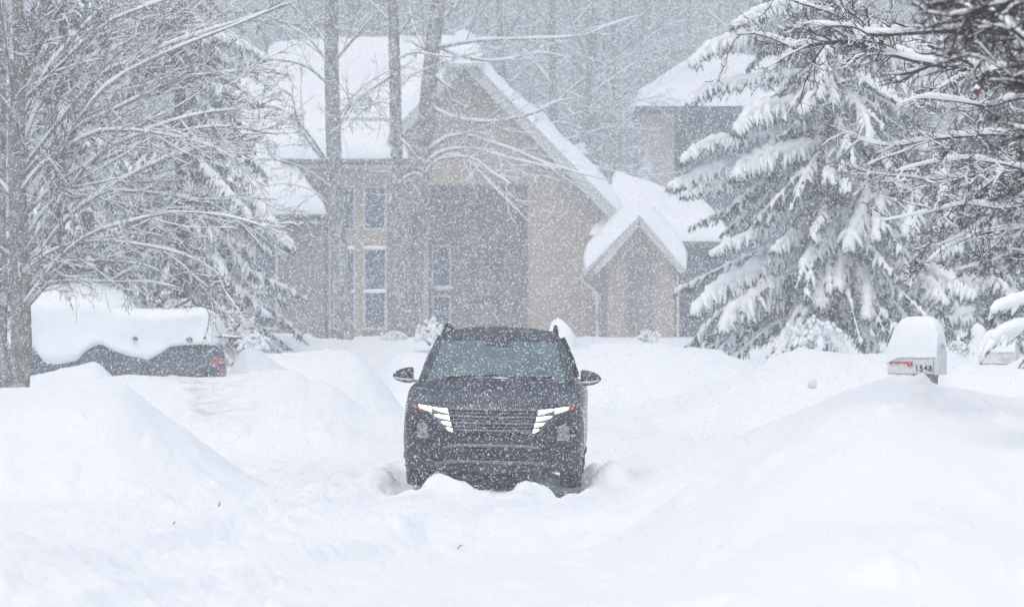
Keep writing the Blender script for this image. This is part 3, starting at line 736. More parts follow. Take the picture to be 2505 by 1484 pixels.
def close_tree():
    """a tree closer to the eye: its dark twigs fill the top right corner, out of focus"""
    g = np.random.default_rng(52); Y = 25
    L = []
    def l(pts, r0, r1=.004, dy=0):
        n = len(pts); L.append(([(p[0], p[1], Y+dy*k_/(n-1)) for k_, p in enumerate(pts)], r0, r1))
    l([(2900,180),(2700,120),(2600,90),(2520,70),(2440,50),(2360,20),(2280,-20)], .018, .004, 2)
    l([(2900,60),(2700,20),(2560,0),(2440,10),(2340,40),(2260,30)], .016, .004, -1)
    l([(2900,260),(2720,220),(2600,230),(2500,200),(2420,150),(2350,130)], .016, .003, 1)
    l([(2900,330),(2720,310),(2620,330),(2520,320),(2440,300)], .014, .003, 0)
    l([(2900,-80),(2700,-60),(2560,-40),(2440,-30),(2300,10)], .016, .004, 1)
    l([(2900,420),(2740,420),(2640,430),(2560,430),(2500,440)], .012, .003, 1)
    l([(2925,235),(2700,192),(2600,154),(2530,114),(2480,74),(2440,44),(2400,10)], .02, .005, .3)
    A, R = limb_set(L, 12)
    A1, R1, L1 = children(g, A, R, polylen(A), 34, .3, 1, 46, 15, .26, .6, 8, .16, 0, .0034)
    A2, R2, L2 = children(g, A1, R1, L1, 10, .1, 1, 45, 16, .5, .75, 6, .2, 0, .0026)
    tr = spline([P(2985, 2100, Y), P(2960, 1100, Y), P(2940, 700, Y), P(2920, 300, Y), P(2930, -100, Y), P(2920, -500, Y)], 14)
    base = P(2960, 1100, Y); base[2] = 0
    root = thing('bare_tree', 'closest blurred tree whose dark brown twigs crowd the top right corner', 'tree', tuple(base))
    mv = Matrix.Translation(-Vector(base))
    tm, br, tw, sn, lf = MB(), MB(), MB(), MB(), MB()
    tm.tubes(tr, np.linspace(.10, .05, 14), 12)
    br.tubes(A, R, 6); br.tubes(A1, R1, 4); tw.tubes(A2, R2, 3, cap=False)
    snow_on(sn, A, R, g, 6, 1, .006, 1, .03); snow_on(sn, A1, R1, g, 5, 1, .003, .25, .010)
    sn.tubes(spline([P(2440,40,25.3), P(2480,70,25.3), P(2530,110,25.3), P(2600,150,25.3)], 8), np.array([.01,.022,.028,.03,.03,.03,.028,.02]), 8)
    for nm, m, mt in (('trunk', tm, 'bark_brown'), ('branches', br, 'bark_brown'), ('twigs', tw, 'bark_brown'), ('snow_cover', sn, 'branch_snow')):
        m.build(nm, MAT[mt], root).matrix_parent_inverse = mv
    # shrivelled leaves left on the twigs
    def leaf(px, py, Y_, s, label, cap):
        c = P(px, py, Y_)
        r = thing('dead_leaf', label, 'leaf', tuple(c), group='shrivelled leaves hanging in the right twigs')
        mb = MB(); gg = np.random.default_rng(int(px+py))
        for q in range(3):
            uu, vv = np.meshgrid(np.linspace(-1, 1, 7), np.linspace(0, 1, 7))
            w = np.sin(np.clip(vv*.9+.06, 0, 1)*np.pi)*.5
            a = gg.uniform(0, 6.3)
            X = uu*w; Z = -vv*1.3; D = .35*np.sin(uu*2+q)+.2*vv*vv
            A_ = np.stack([X*np.cos(a)-D*np.sin(a), X*np.sin(a)+D*np.cos(a), Z-.2*q], -1)*s
            mb.grid(A_)
        o = mb.build('blade', MAT['dead_leaf'], r)
        so = o.modifiers.new('th', 'SOLIDIFY'); so.thickness = .002
        if cap:
            mc = MB(); t = np.linspace(0, 1, 7)
            mc.tubes(np.stack([.3*s*t*0, 0*t, s*(.9*t-.5)], -1), s*np.array([.35, .55, .58, .5, .36, .2, .06]), 10)
            mc.build('snow_cap', MAT['branch_snow'], r)
    leaf(2388, 212, 33, .030, 'curled rust-brown leaf clump under a knob of snow on the thick right limb', True)
    leaf(2303, 505, 45, .022, 'single orange-brown leaf low in the right twigs', False)
    leaf(2420, 20, 26, .022, 'rusty blurred leaf near the top edge above the right twigs', False)
close_tree()

# ---------------------------------------------------------------- shrubs in front of the house
def shrub(label, px, py, Y, w, h, seed, snowy=.8, twigmat='bark_twig', n=40, mound=True, name='snowy_shrub'):
    g = np.random.default_rng(seed)
    c = P(px, py, Y)
    root = thing(name, label, 'shrub', tuple(c))
    tw, sn = MB(), MB()
    a = g.uniform(0, 2*np.pi, n); rr = np.sqrt(g.random(n))
    tip = np.stack([np.cos(a)*rr*w*.5, np.sin(a)*rr*w*.4, h*(1-.45*rr**2)*g.uniform(.75, 1.05, n)], -1)
    A = np.stack([tip*np.array([q*.8+.2*q*q, q, q**.8]) for q in np.linspace(0, 1, 6)], 1)
    R = np.linspace(.016, .006, 6)[None]*np.ones((n, 1))
    tw.tubes(A, R, 4)
    A1, R1, L1 = children(g, A, R, polylen(A), 9, .2, 1, 40, 14, .35, .6, 5, .16, 0, .006)
    tw.tubes(A1, R1, 3, cap=False)
    snow_on(sn, A, R, g, 5, 1, .03, snowy); snow_on(sn, A1, R1, g, 5, 1.2, .03, snowy)
    if mound:
        for q in range(int(80*snowy)):
            aa = g.uniform(0, 6.28); r_ = np.sqrt(g.random())
            p = np.array([np.cos(aa)*r_*w*.42, np.sin(aa)*r_*w*.35, h*(1-.5*r_**2)*g.uniform(.55, .95)])
            L = g.uniform(.15, .35)*h
            t = np.linspace(0, 1, 5)
            B = p+np.stack([np.cos(aa)*t*L*.6, np.sin(aa)*t*L*.4, -t*L*.8], -1)
            sn.tubes(B, g.uniform(.05, .10)*h*np.array([.4, .9, 1, .75, .2]), 7)
    tw.build('stems', MAT[twigmat], root); sn.build('snow_cover', MAT['branch_snow'], root)
shrub('rounded snowy shrub left of the SUV roof, against the house', 1050, 845, 128, .62, .55, 61)
shrub('low snowy shrub with pale stems further left along the house wall', 965, 850, 132, .8, .35, 62, .6)
shrub('reddish leafless bush between the buried car and the hazy spruce', 560, 850, 121, 1.1, .95, 63, .35, 'red_twig', 60, False, name='red_bush')
shrub('reddish leafless bush rising over the roof of the buried car', 360, 830, 122, 1.7, 1.15, 64, .45, 'red_twig', 70, False, name='red_bush')
shrub('snow-smothered shrub at the foot of the tall right spruce', 1985, 858, 107, 1.05, .6, 65, 1.0)
shrub('snowy shrub between the two mailboxes', 2360, 905, 92, .7, .45, 66, .9)
shrub('tangle of leafless stems at the back corner of the buried car', 620, 862, 112, .7, .35, 67, .8)
shrub('hazy bush by the porch wall of the house', 1590, 850, 150, .7, .45, 68, .4)
def draped(name, label, px, py, Y, prof, seed, cat):
    """a slim plant smothered into a cone of snow: lathe with lumps"""
    c = P(px, py, Y); g = np.random.default_rng(seed)
    pr = np.asarray(prof, float); z = np.linspace(pr[0, 1], pr[-1, 1], 18); r = np.interp(z, pr[:, 1], pr[:, 0])
    a = np.linspace(0, 2*np.pi, 22, endpoint=False)
    Z, Aa = np.meshgrid(z, a, indexing='ij'); Rr = r[:, None]*(1+.16*vnoise(np.cos(Aa)*1.4+seed, Z*5+np.sin(Aa)*1.4))
    root = thing(name, label, cat, tuple(c))
    mb = MB(); mb.grid(np.stack([Rr*np.cos(Aa)+.05*np.sin(Z*4), Rr*np.sin(Aa)*.8, Z], -1), wrap=True)
    mb.build('snow_cover', MAT['snow'], root)
    tw = MB(); n = 26; h = pr[-1, 1]
    hh = g.uniform(.1, .8, n)*h; aa = g.uniform(0, 6.28, n); rr = np.interp(hh, pr[:, 1], pr[:, 0])
    p0 = np.stack([np.cos(aa)*rr*.6, np.sin(aa)*rr*.5, hh], -1); p1 = np.stack([np.cos(aa)*(rr*.95+.03), np.sin(aa)*(rr*.85+.03), hh-.07], -1)
    tw.tubes(np.stack([p0, p1], 1), np.full((n, 2), .006), 4); tag(tw.build('stems', MAT['bark_twig'], root), kind='stuff')
draped('draped_shrub', 'snow-draped cone of a shrub right of the SUV roof, before the pale wall', 1362, 872, 108, [(.32,-.1),(.33,.1),(.28,.3),(.2,.5),(.14,.62),(.05,.70),(.005,.72)], 71, 'shrub')
draped('draped_shrub', 'small plant buried to a white cone behind the second mailbox', 2388, 905, 90, [(.22,-.05),(.24,.12),(.2,.3),(.13,.5),(.11,.62),(.06,.70),(.005,.73)], 72, 'shrub')
# ---------------------------------------------------------------- houses
class House:
    def __init__(s, name, label, Y, base_px, base_py):
        s.Y = Y; s.root = thing(name, label, 'house', tuple(P(base_px, base_py, Y)))
        s.mv = Matrix.Translation(-Vector(P(base_px, base_py, Y)))
    def H(s, px, py, dy=0):
        p = P(px, py, s.Y); p[1] += dy; return p      # keeps the front plane's scale at every depth
    def put(s, mb, name, m, parent=None, smooth=False, label=None):
        o = mb.build(name, MAT[m], parent or s.root, smooth)
        o.matrix_parent_inverse = s.mv if parent is None else Matrix.Identity(4)
        if label: o['label'] = label
        return o
    def wall(s, pts, m, depth=.25, dy=0, label=None):
        mb = MB(); mb.prism([s.H(a, b, dy) for a, b in pts], (0, depth, 0)); return s.put(mb, 'wall', m, label=label)
    def block(s, x0, x1, y0, y1, d0, d1, name, m, parent=None, label=None):
        a = s.H(x0, y1, d0); b = s.H(x1, y0, d1)
        mb = MB(); mb.box(a, b); return s.put(mb, name, m, parent, label=label)
    def snowslab(s, quad, thick, name='roof_snow', seed=0, nu=40, nv=24, edge=.5, rough=.06, parent=None, front_drop=0):
        """quad: 4 corners (eave-left, eave-right, ridge-right, ridge-left) as points; a rounded, uneven snow blanket"""
        a, b, c, d = [np.asarray(q, float) for q in quad]
        u = np.linspace(0, 1, nu)[None, :, None]; v = np.linspace(0, 1, nv)[:, None, None]
        Pq = (a*(1-u)+b*u)*(1-v)+(d*(1-u)+c*u)*v
        nrm = np.cross(b-a, d-a); nrm /= np.linalg.norm(nrm)
        if nrm[2] < 0: nrm = -nrm
        W = np.linalg.norm(b-a); Lh = np.linalg.norm(d-a)
        eu = np.minimum(u, 1-u)[..., 0]*W; ev = np.minimum(v, 1-v)[..., 0]*Lh
        f = np.sqrt(np.clip(1-(1-np.clip(np.minimum(eu, ev)/edge, 0, 1))**2, 0, 1))
        nz = fbm(u[..., 0]*W*.5+seed, v[..., 0]*Lh*.5+seed*2, 3)
        top = Pq+(nrm*.35+np.array([0, 0, .75]))[None, None]*((thick*f*(1+.25*nz)+rough*nz*f)[..., None])
        out = (np.array([0, -1, 0])*.12*(f*0+np.exp(-(v[..., 0]*Lh/.3)**2))*f)[..., None] if False else 0
        mb = MB(); mb.grid(top+out); mb.grid(Pq[:, ::-1])
        return s.put(mb, name, 'roof_snow', parent, True)
    def roof(s, quad, thick=.12, m='trim_dark', snow=.4, seed=0, **kw):
        mb = MB(); q = [np.asarray(p, float) for p in quad]
        mb.prism([p-np.array([0, 0, thick]) for p in q], (0, 0, thick)); o = s.put(mb, 'roof', m)
        if snow: s.snowslab([p+np.array([0, 0, .004]) for p in q], snow, seed=seed, parent=o, **kw)
        return o
    def window(s, x0, x1, y0, y1, dy, bars=(), sill=True, frame=.07, fm='trim_grey', pm='window_glass'):
        a = s.H(x0, y1, dy); b = s.H(x1, y0, dy)
        mb = MB(); f = frame
        mb.box((a[0], a[1]-.06, a[2]), (a[0]+f, a[1]+.05, b[2])); mb.box((b[0]-f, a[1]-.06, a[2]), (b[0], a[1]+.05, b[2]))
        mb.box((a[0]+f, a[1]-.06, b[2]-f), (b[0]-f, a[1]+.05, b[2])); mb.box((a[0]+f, a[1]-.06, a[2]), (b[0]-f, a[1]+.05, a[2]+f))
        for t in bars:
            z = a[2]+(b[2]-a[2])*t; mb.box((a[0]+f, a[1]-.05, z-.03), (b[0]-f, a[1]+.05, z+.03))
        w = s.put(mb, 'window', fm)
        mp = MB(); mp.box((a[0]+f*.6, a[1]-.015, a[2]+f*.6), (b[0]-f*.6, a[1]+.02, b[2]-f*.6)); s.put(mp, 'pane', pm, w)
        if sill:
            ms = MB(); n = 12; t = np.linspace(0, 1, n)
            ms.tubes(np.stack([a[0]+(b[0]-a[0])*t, 0*t+a[1]-.10, a[2]+.03+.012*np.sin(t*9)], -1), .07*np.sin(np.clip(t*.92+.04, 0, 1)*np.pi)**.3, 7)
            s.put(ms, 'sill_snow', 'branch_snow', w, True)
        return w
    def pipe(s, pts, r, name, m='trim_grey'):
        mb = MB(); mb.tubes(spline(pts, 40), np.full(40, r), 8); return s.put(mb, name, m, smooth=True)

h = House('large_house', 'large beige stucco house with steep snow-covered gable behind the SUV', 198, 1240, 890)
H = h.H
# gable block: front wall built round the recessed porch
h.wall([(1003,900),(1046,900),(1046,452),(1003,452)], 'stucco')                       # pier
h.wall([(1292,900),(1488,900),(1488,512),(1292,452)], 'stucco')                       # right of porch (lower)
h.wall([(960,330),(975,312),(1122,152),(1148,152),(1292,296),(1488,498),(1488,511.5),(1292,451.5),(960,451.5)], 'stucco')
h.wall([(1046.5,900),(1292,900),(1292,452),(1046.5,452)], 'stucco_brown_shade', .2, 1.6, label='brown wall at the back of the recessed porch, darkened for its shade')
h.block(1046.5, 1052, 452, 900, .26, 1.58, 'porch_side', 'stucco_brown_shade'); h.block(1286, 1291.5, 452, 900, .26, 1.58, 'porch_side', 'stucco_brown_shade')  # porch sides and ceiling are coloured dark for the recess shade too
h.block(1046.5, 1291.5, 447, 451, .26, 1.58, 'porch_ceiling', 'stucco_brown_shade')
h.window(1054, 1102, 598, 706, 1.55, sill=True); h.window(1054, 1102, 722, 812, 1.55, sill=False)
d_ = h.block(1150, 1222, 640, 880, 1.5, 1.58, 'front_door', 'stucco_slate')
h.block(1209, 1214, 755, 768, 1.44, 1.495, 'handle', 'chrome', d_)
h.block(1160, 1212, 655, 725, 1.47, 1.496, 'door_panel', 'stucco_brown_shade', d_); h.block(1160, 1212, 745, 860, 1.47, 1.496, 'door_panel', 'stucco_brown_shade', d_)
# side returns of the gable block
h.block(1484, 1488, 512, 900, .26, 8, 'wall', 'stucco'); 
# gable roof planes and snow
RB = 7.5
h.roof([H(1522,528,-.55), H(1522,528,RB), H(1140,136,RB), H(1140,136,-.55)], .2, 'trim_grey', .5, 3, edge=.35, nu=30, nv=70, rough=.2)
h.roof([H(948,336,RB), H(948,336,-.55), H(1130,140,-.55), H(1130,140,RB)], .2, 'trim_grey', .45, 4, edge=.35, nu=30, nv=50)
# rake boards along the gable's front edge
for pts in ([(1140,150),(1522,543),(1510,556),(1132,166)], [(1132,150),(948,348),(960,359),(1138,168)]):
    mb = MB(); mb.prism([H(a, b, -.66) for a, b in pts], (0, .1, 0)); h.put(mb, 'rake_board', 'trim_grey')
# heavy snow cap over the gable tip
h.roof([H(1080,158,-.95), H(1188,158,-.95), H(1165,112,1.6), H(1104,112,1.6)], .12, 'trim_grey', .62, 21, edge=.55, nu=30, nv=26, rough=.12)
h.snowslab([H(1092,140,.9), H(1172,140,.9), H(1160,110,7.4), H(1106,110,7.4)], .62, seed=22, edge=.6, nu=24, nv=40, rough=.12)
# main roof to the left of the gable
h.roof([H(590,296,1.0), H(1120,296,1.0), H(1120,92,6.5), H(640,92,6.5)], .3, 'trim_grey', .4, 5, edge=.7, rough=.14)
# drift that slumped from the main roof over the lower one
h.snowslab([H(640,393,-.8), H(858,393,-.8), H(846,268,1.9), H(560,262,1.9)], .6, seed=25, edge=.8, rough=.16)
h.block(846, 1000, 287, 309, .7, .95, 'fascia', 'trim_grey'); h.block(846, 1000, 309.3, 338, .9, 1.2, 'wall', 'stucco_slate')
# lower roof over the central windows
h.roof([H(690,392,-.7), H(1000,392,-.7), H(1000,338,1.1), H(760,320,1.1)], .16, 'trim_dark', .5, 6, edge=.45, rough=.12)
h.pipe([H(690,394,-.82), H(800,396,-.82), H(900,395,-.82), H(1000,394,-.82)], .07, 'gutter', 'trim_dark')
h.block(690, 1000, 399, 413, -.5, -.36, 'fascia', 'trim_grey')
# central wall with cut-outs for the windows (piers and bands)
h.block(690, 1002.5, 413.3, 455, 0, .25, 'wall', 'stucco'); h.block(690, 813, 455.2, 900, 0, .25, 'wall', 'stucco_brown_shade', label='left pier of the centre wall')
h.block(869, 888, 455.2, 900, -.003, .25, 'wall', 'stucco'); h.block(946, 1002.5, 455.2, 900, 0, .25, 'wall', 'stucco_brown_shade')
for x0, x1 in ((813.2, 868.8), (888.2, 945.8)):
    h.block(x0, x1, 563, 607, .002, .25, 'wall', 'stucco'); h.block(x0, x1, 806, 900, .002, .25, 'wall', 'stucco_brown_shade')
    h.window(x0, x1, 455.4, 562.8, .08, sill=False); h.window(x0, x1, 607.3, 805.8, .08, (.46,), sill=False)
    n = 10; t = np.linspace(0, 1, n)
    for yy in (606, 712):
        mb = MB(); mb.tubes(np.stack([H(x0+(x1-x0)*q, yy, -.05) for q in t]), .075*np.sin(t*.9*np.pi+.15)**.3, 7); h.put(mb, 'ledge_snow', 'branch_snow', smooth=True)
h.pipe([H(806,404,-.3), H(804,430,-.12), H(806,520,-.12), H(806,700,-.12), H(806,880,-.12)], .06, 'downspout')
# left wing
h.roof([H(548,528,-1.4), H(806,528,-1.4), H(690,376,.35), H(560,262,1.0)], .18, 'trim_dark', .55, 7, edge=.7, rough=.14)
h.roof([H(520,300,.9), H(690,384,.3), H(720,250,3.0), H(600,150,3.2)], .18, 'trim_dark', .35, 8, edge=.5)
h.pipe([H(550,531,-1.5), H(640,532,-1.5), H(720,531,-1.5), H(806,530,-1.5)], .07, 'gutter', 'trim_dark')
h.block(560, 800, 536, 548, -1.3, -1.18, 'fascia', 'trim_grey')
h.block(540, 620, 548.3, 900, -.9, -.65, 'wall', 'stucco'); h.block(683, 796, 548.3, 900, -.9, -.65, 'wall', 'stucco_brown_shade')
h.block(620.2, 682.8, 548.3, 578, -.9, -.65, 'wall', 'stucco'); h.block(620.2, 682.8, 806, 900, -.9, -.65, 'wall', 'stucco_brown_shade')
h.window(620.4, 682.6, 578.3, 703, -.84, sill=True, frame=.1); h.window(620.4, 682.6, 712, 805.8, -.84, sill=False, frame=.1)
h.wall([(690,399),(806,399),(806,548),(760,548),(690,430)], 'stucco', .2, .27)
# little gabled porch on the right
h.wall([(1483,900),(1645,900),(1645,648),(1560,548),(1483,648)], 'stucco', .2, -2.4)
w = h.window(1530, 1590, 626, 806, -2.46, (), sill=False, frame=.06, fm='stucco_brown_shade', pm='window_dim')
h.roof([H(1672,662,-2.8), H(1672,662,-.4), H(1558,528,-.4), H(1558,528,-2.8)], .14, 'trim_grey', .55, 9, edge=.6, nu=26, nv=30, rough=.14)
h.snowslab([H(1440,575,-.5), H(1690,575,-.5), H(1660,500,2.9), H(1490,455,2.9)], .38, seed=27, edge=1.2, rough=.14)
h.roof([H(1428,662,-.4), H(1428,662,-2.8), H(1562,528,-2.8), H(1562,528,-.4)], .14, 'trim_grey', .62, 10, edge=.6, nu=26, nv=30, rough=.16)
for pts in ([(1560,536),(1668,661),(1660,672),(1554,551)], [(1558,536),(1446,661),(1455,672),(1562,553)]):
    mb = MB(); mb.prism([H(a, b, -2.9) for a, b in pts], (0, .08, 0)); h.put(mb, 'rake_board', 'trim_grey')
h.block(1483, 1486, 648, 900, -2.2, 0, 'wall', 'stucco'); h.block(1642, 1645, 660, 900, -2.19, 0, 'wall', 'stucco_slate')
h.pipe([H(1446,668,-2.7), H(1420,672,-2.6), H(1425,690,-2.6), H(1450,712,-2.55), H(1457,740,-2.55), H(1457,900,-2.55)], .055, 'downspout')
h.pipe([H(1650,668,-2.6), H(1652,700,-2.5), H(1653,900,-2.5)], .05, 'downspout')
# wing on the right with dark walls
h.roof([H(1490,590,-.6), H(1790,592,-.6), H(1740,505,3.4), H(1500,432,3.4)], .18, 'trim_dark', .55, 11, edge=.8, rough=.16)
h.pipe([H(1640,594,-.7), H(1690,595,-.7), H(1740,595,-.7), H(1790,595,-.7)], .06, 'gutter', 'trim_dark')
h.block(1646, 1790, 600, 900, 0, .3, 'wall', 'stucco_slate', label='dark slate wall of the low right wing')
h.window(1690, 1740, 640, 760, -.03, (.5,), sill=True, fm='trim_dark')

# far neighbour
f2 = House('neighbour_house', 'hazy pale and slate house with a low snowy hip roof behind the tall spruce', 230, 1820, 880)
H2 = f2.H
f2.roof([H2(1556,262,-1.0), H2(2300,262,-1.0), H2(2160,150,5), H2(1730,150,5)], .3, 'stucco_slate', .5, 15, edge=.7)
f2.roof([H2(1556,262,9), H2(1556,262,-1.0), H2(1730,150,5), H2(1735,150,6)], .3, 'stucco_slate', .5, 16, edge=.7)
f2.block(1575, 1649, 268, 900, 0, .3, 'wall', 'stucco_pale', label='pale stucco bay of the far house')
f2.block(1649.3, 2280, 268, 900, .3, .6, 'wall', 'stucco_slate', label='dark slate wall of the far house')
f2.block(1575, 1580, 268, 900, .32, 8, 'wall', 'stucco_pale')
f2.window(1690, 1740, 300, 420, .27, (.5,), sill=True, fm='trim_dark')
# ---------------------------------------------------------------- driving SUV
def cr_section(pts, per=4):
    """half section centre-bottom .. centre-top (k,3) -> mirrored smooth strip right-bottom .. left-bottom"""
    return spline(pts, (len(pts)-1)*per+1)
CARY = 60.0
car = thing('suv', 'black SUV with lit headlights driving towards us through deep snow', 'suv', (P(1202, 1193, CARY)[0], CARY, -.005), math.radians(-1.3))
car.rotation_euler = (0, math.radians(.95), math.radians(-1.3))
ST = [ # y, [k1..k8] as (x,z) ; y offsets for the nose in first row
 ([.55,.52,.50,.44,.36,.22,.14,.11], [(.80,.16),(.915,.35),(.925,.62),(.895,.80),(.835,.845),(.62,.868),(.32,.878),(0,.882)]),
 ([.95]*8, [(.82,.22),(.925,.36),(.935,.66),(.915,.885),(.815,.95),(.62,.972),(.32,.988),(0,.992)]),
 ([1.42,1.42,1.42,1.42,1.42,1.36,1.26,1.22], [(.82,.22),(.925,.36),(.935,.68),(.92,.955),(.815,1.06),(.735,1.075),(.4,1.105),(0,1.115)]),
 ([2.25,2.25,2.25,2.25,2.25,2.22,2.12,2.08], [(.82,.22),(.925,.36),(.935,.70),(.925,.985),(.805,1.09),(.635,1.465),(.40,1.515),(0,1.53)]),
 ([3.0]*8, [(.82,.22),(.925,.36),(.935,.70),(.925,.99),(.80,1.10),(.635,1.52),(.44,1.605),(0,1.635)]),
 ([3.9]*8, [(.82,.24),(.92,.38),(.93,.72),(.915,1.0),(.79,1.12),(.61,1.48),(.43,1.57),(0,1.60)]),
 ([4.42]*8, [(.80,.28),(.90,.42),(.91,.74),(.89,1.0),(.765,1.12),(.56,1.38),(.40,1.45),(0,1.475)]),
 ([4.58]*8, [(.78,.30),(.87,.44),(.88,.74),(.86,.95),(.73,1.02),(.5,1.04),(.3,1.045),(0,1.05)]),
]
def strip(i, per=5, k0=1, k1=8):
    ys, ps = ST[i]
    full = np.array([(x, y, z) for y, (x, z) in zip(ys, ps)])
    mir = full[:-1][::-1]*np.array([-1, 1, 1])
    allp = np.vstack([full, mir])          # 15 pts right->left
    S = spline(allp, 14*per+1)
    return S
PER = 5
def rows(i, j, sub=6):
    a, b = strip(i, PER), strip(j, PER)
    t = np.linspace(0, 1, sub)[:, None, None]
    return a[None]*(1-t)+b[None]*t
def seg(A, ka, kb):          # columns between half-section points ka..kb (1-based), right side; mirrored index handled by caller
    return A[:, (ka-1)*PER:(kb-1)*PER+1]
def segm(A, ka, kb):
    n = A.shape[1]-1
    return A[:, n-(kb-1)*PER:n-(ka-1)*PER+1]
def segtop(A, ka):           # from right ka across the centre to left ka
    n = A.shape[1]-1
    return A[:, (ka-1)*PER:n-(ka-1)*PER+1]
body = MB()
for i in range(7):
    A = rows(i, i+1)
    body.grid(seg(A, 1, 5)); body.grid(segm(A, 1, 5))
    if i in (2,):
        body.grid(seg(A, 5, 6)); body.grid(segm(A, 5, 6))
    if i >= 3: pass
A = rows(6, 7); body.grid(segtop(A, 5))
E = strip(7, PER); c = E.mean(0); c[1] += .04
body.add(np.vstack([E, c[None]]), np.array([(j, j+1, len(E)) for j in range(len(E)-1)]))
o = body.build('body', MAT['car_paint'], car)
auto_smooth(o, 40)
hood = MB(); hood.grid(segtop(rows(0, 1, 8), 5)); hood.grid(segtop(rows(1, 2, 8), 5))
hd = hood.build('hood', MAT['car_paint'], car)
ws = MB(); ws.grid(segtop(rows(2, 3, 10), 6)); wsd = ws.build('windshield', MAT['windshield'], car)
rf = MB(); rf.grid(segtop(rows(3, 4, 8), 6)); rf.grid(segtop(rows(4, 5, 8), 6)); rfo = rf.build('roof', MAT['roof_paint'], car)
rw = MB(); rw.grid(segtop(rows(5, 6, 5), 6)); rw.build('rear_window', MAT['side_glass'], car)
for fn in (seg, segm):
    sw = MB()
    for i in (3, 4, 5): sw.grid(fn(rows(i, i+1), 5, 6))
    sw.build('side_window', MAT['side_glass'], car)
    for yy in (3.05, 3.98):
        pl = MB()
        i = 4 if yy < 3.9 else 5
        a, b = ST[i][0][4], ST[i][1]
        sx = 1 if fn is seg else -1
        p0 = np.array([sx*(b[4][0]+.006), yy, b[4][1]]); p1 = np.array([sx*(b[5][0]+.010), yy, b[5][1]])
        pl.tubes(np.array([p0, (p0+p1)/2+np.array([sx*.012, 0, 0]), p1]), np.array([.045, .045, .04]), 6)
        pl.build('door_pillar', MAT['car_black'], car)
# A pillars as bright-edged bars, roof rails
for sx in (1, -1):
    mb = MB()
    q0 = np.array([sx*.775, 1.36, 1.075]); q1 = np.array([sx*.635, 2.22, 1.468])
    mb.tubes(spline([q0, q0*.5+q1*.5+np.array([sx*.012, 0, .02]), q1], 10), np.linspace(.042, .036, 10), 8)
    mb.build('windshield_pillar', MAT['car_paint'], car)
    mb = MB()
    mb.tubes(spline([(sx*.615, 2.3, 1.478), (sx*.60, 2.45, 1.565), (sx*.585, 2.8, 1.632), (sx*.575, 3.4, 1.635), (sx*.56, 3.95, 1.60), (sx*.555, 4.1, 1.55)], 24), np.full(24, .022), 8)
    mb.build('roof_rail', MAT['car_black'], car)
# front fascia
TOP = segtop(rows(0, 1, 2), 4)[0]       # hood/fender front edge, right -> left
xs_, ys_, zs_ = TOP[::-1].T
def yT(x): return np.interp(np.abs(x), [0, .32, .62, .835, .895, .93], [.11, .14, .22, .36, .44, .56])
def fy(x, z):
    v = np.clip((.88-z)/.72, 0, 1)
    return yT(x) - .10*np.sin(np.clip(v*1.15, 0, 1)*np.pi)**.8 + .06*np.clip(v-.7, 0, 1)
fa = MB()
nv = 24; V = np.linspace(0, 1, nv)
rowsF = []
for v in V:
    zt = TOP[:, 2]; zb = .155+.02*np.abs(TOP[:, 0])
    z = zt+(zb-zt)*v
    x = TOP[:, 0]*(1+.035*np.sin(v*np.pi)*(np.abs(TOP[:, 0])/.9)**2)
    y = fy(x, z) if v > 0 else TOP[:, 1]
    y = TOP[:, 1]*(1-min(1, v*12))+fy(x, z)*min(1, v*12)
    rowsF.append(np.stack([x, y, z], -1))
fa.grid(np.array(rowsF))
fo = fa.build('front_bumper', MAT['car_paint'], car)
def fpatch(poly, lift, thick, parent, name, m, smooth=False, sub=None):
    """a shaped plate lying on the fascia: poly [(x,z)...] in metres"""
    pr = np.asarray(poly, float); dens = []
    for a, b in zip(pr, np.roll(pr, -1, 0)):
        n = max(1, int(np.linalg.norm(b-a)/.06))
        dens += [a+(b-a)*q/n for q in range(n)]
    dens = np.array(dens)
    f = np.stack([dens[:, 0], fy(dens[:, 0], dens[:, 1])-lift-thick, dens[:, 1]], -1)
    b = f+np.array([0, thick+lift*.9+.02, 0])
    c = f.mean(0); c[1] = fy(c[0], c[2])-lift-thick
    n = len(f); mb = MB()
    mb.add(np.vstack([f, b, c[None]]), [np.array([(i, (i+1) % n, 2*n) for i in range(n)]), np.array([((i+1) % n, i, n+i, n+(i+1) % n) for i in range(n)])])
    return mb.build(name, MAT[m], parent, smooth)
mir = lambda p: [(-x, z) for x, z in p]
# grille: dark field and stacked parametric bars
gr = [(-.455,.812),(.455,.812),(.395,.565),(.30,.525),(-.30,.525),(-.395,.565)]
gro = fpatch(gr, .002, .006, car, 'grille', 'car_black')
for k_, z in enumerate((.800, .763, .727, .694, .661, .625, .588)):
    w = np.interp(z, [.56, .81], [.385, .445]) if k_ % 2 == 0 else np.interp(z, [.56, .81], [.375, .435])
    t = np.linspace(-1, 1, 25); x = t*w
    mb = MB(); r = .011 if k_ % 2 == 0 else .005
    mb.tubes(np.stack([x, fy(x, z+0*x)-.012, z+.006*(t*t)], -1), np.full(25, r), 6)
    mb.build('grille_bar', MAT['grille_bar'], gro)
# badge: plain oval in the middle of the grille
mb = MB(); a = np.linspace(0, 2*np.pi, 28)
mb.tubes(np.stack([.075*np.cos(a), fy(.075*np.cos(a), .705+.036*np.sin(a))-.026, .705+.036*np.sin(a)], -1), np.full(28, .006), 6)
for q in ([(-.03,.678),(-.022,.732)], [(.022,.678),(.03,.732)], [(-.027,.70),(.027,.71)]):
    mb.tubes(np.array([(q[0][0], fy(0, .7)-.026, q[0][1]), (q[1][0], fy(0, .7)-.026, q[1][1])]), np.full(2, .006), 5)
mb.build('badge', MAT['grille_bar'], gro)
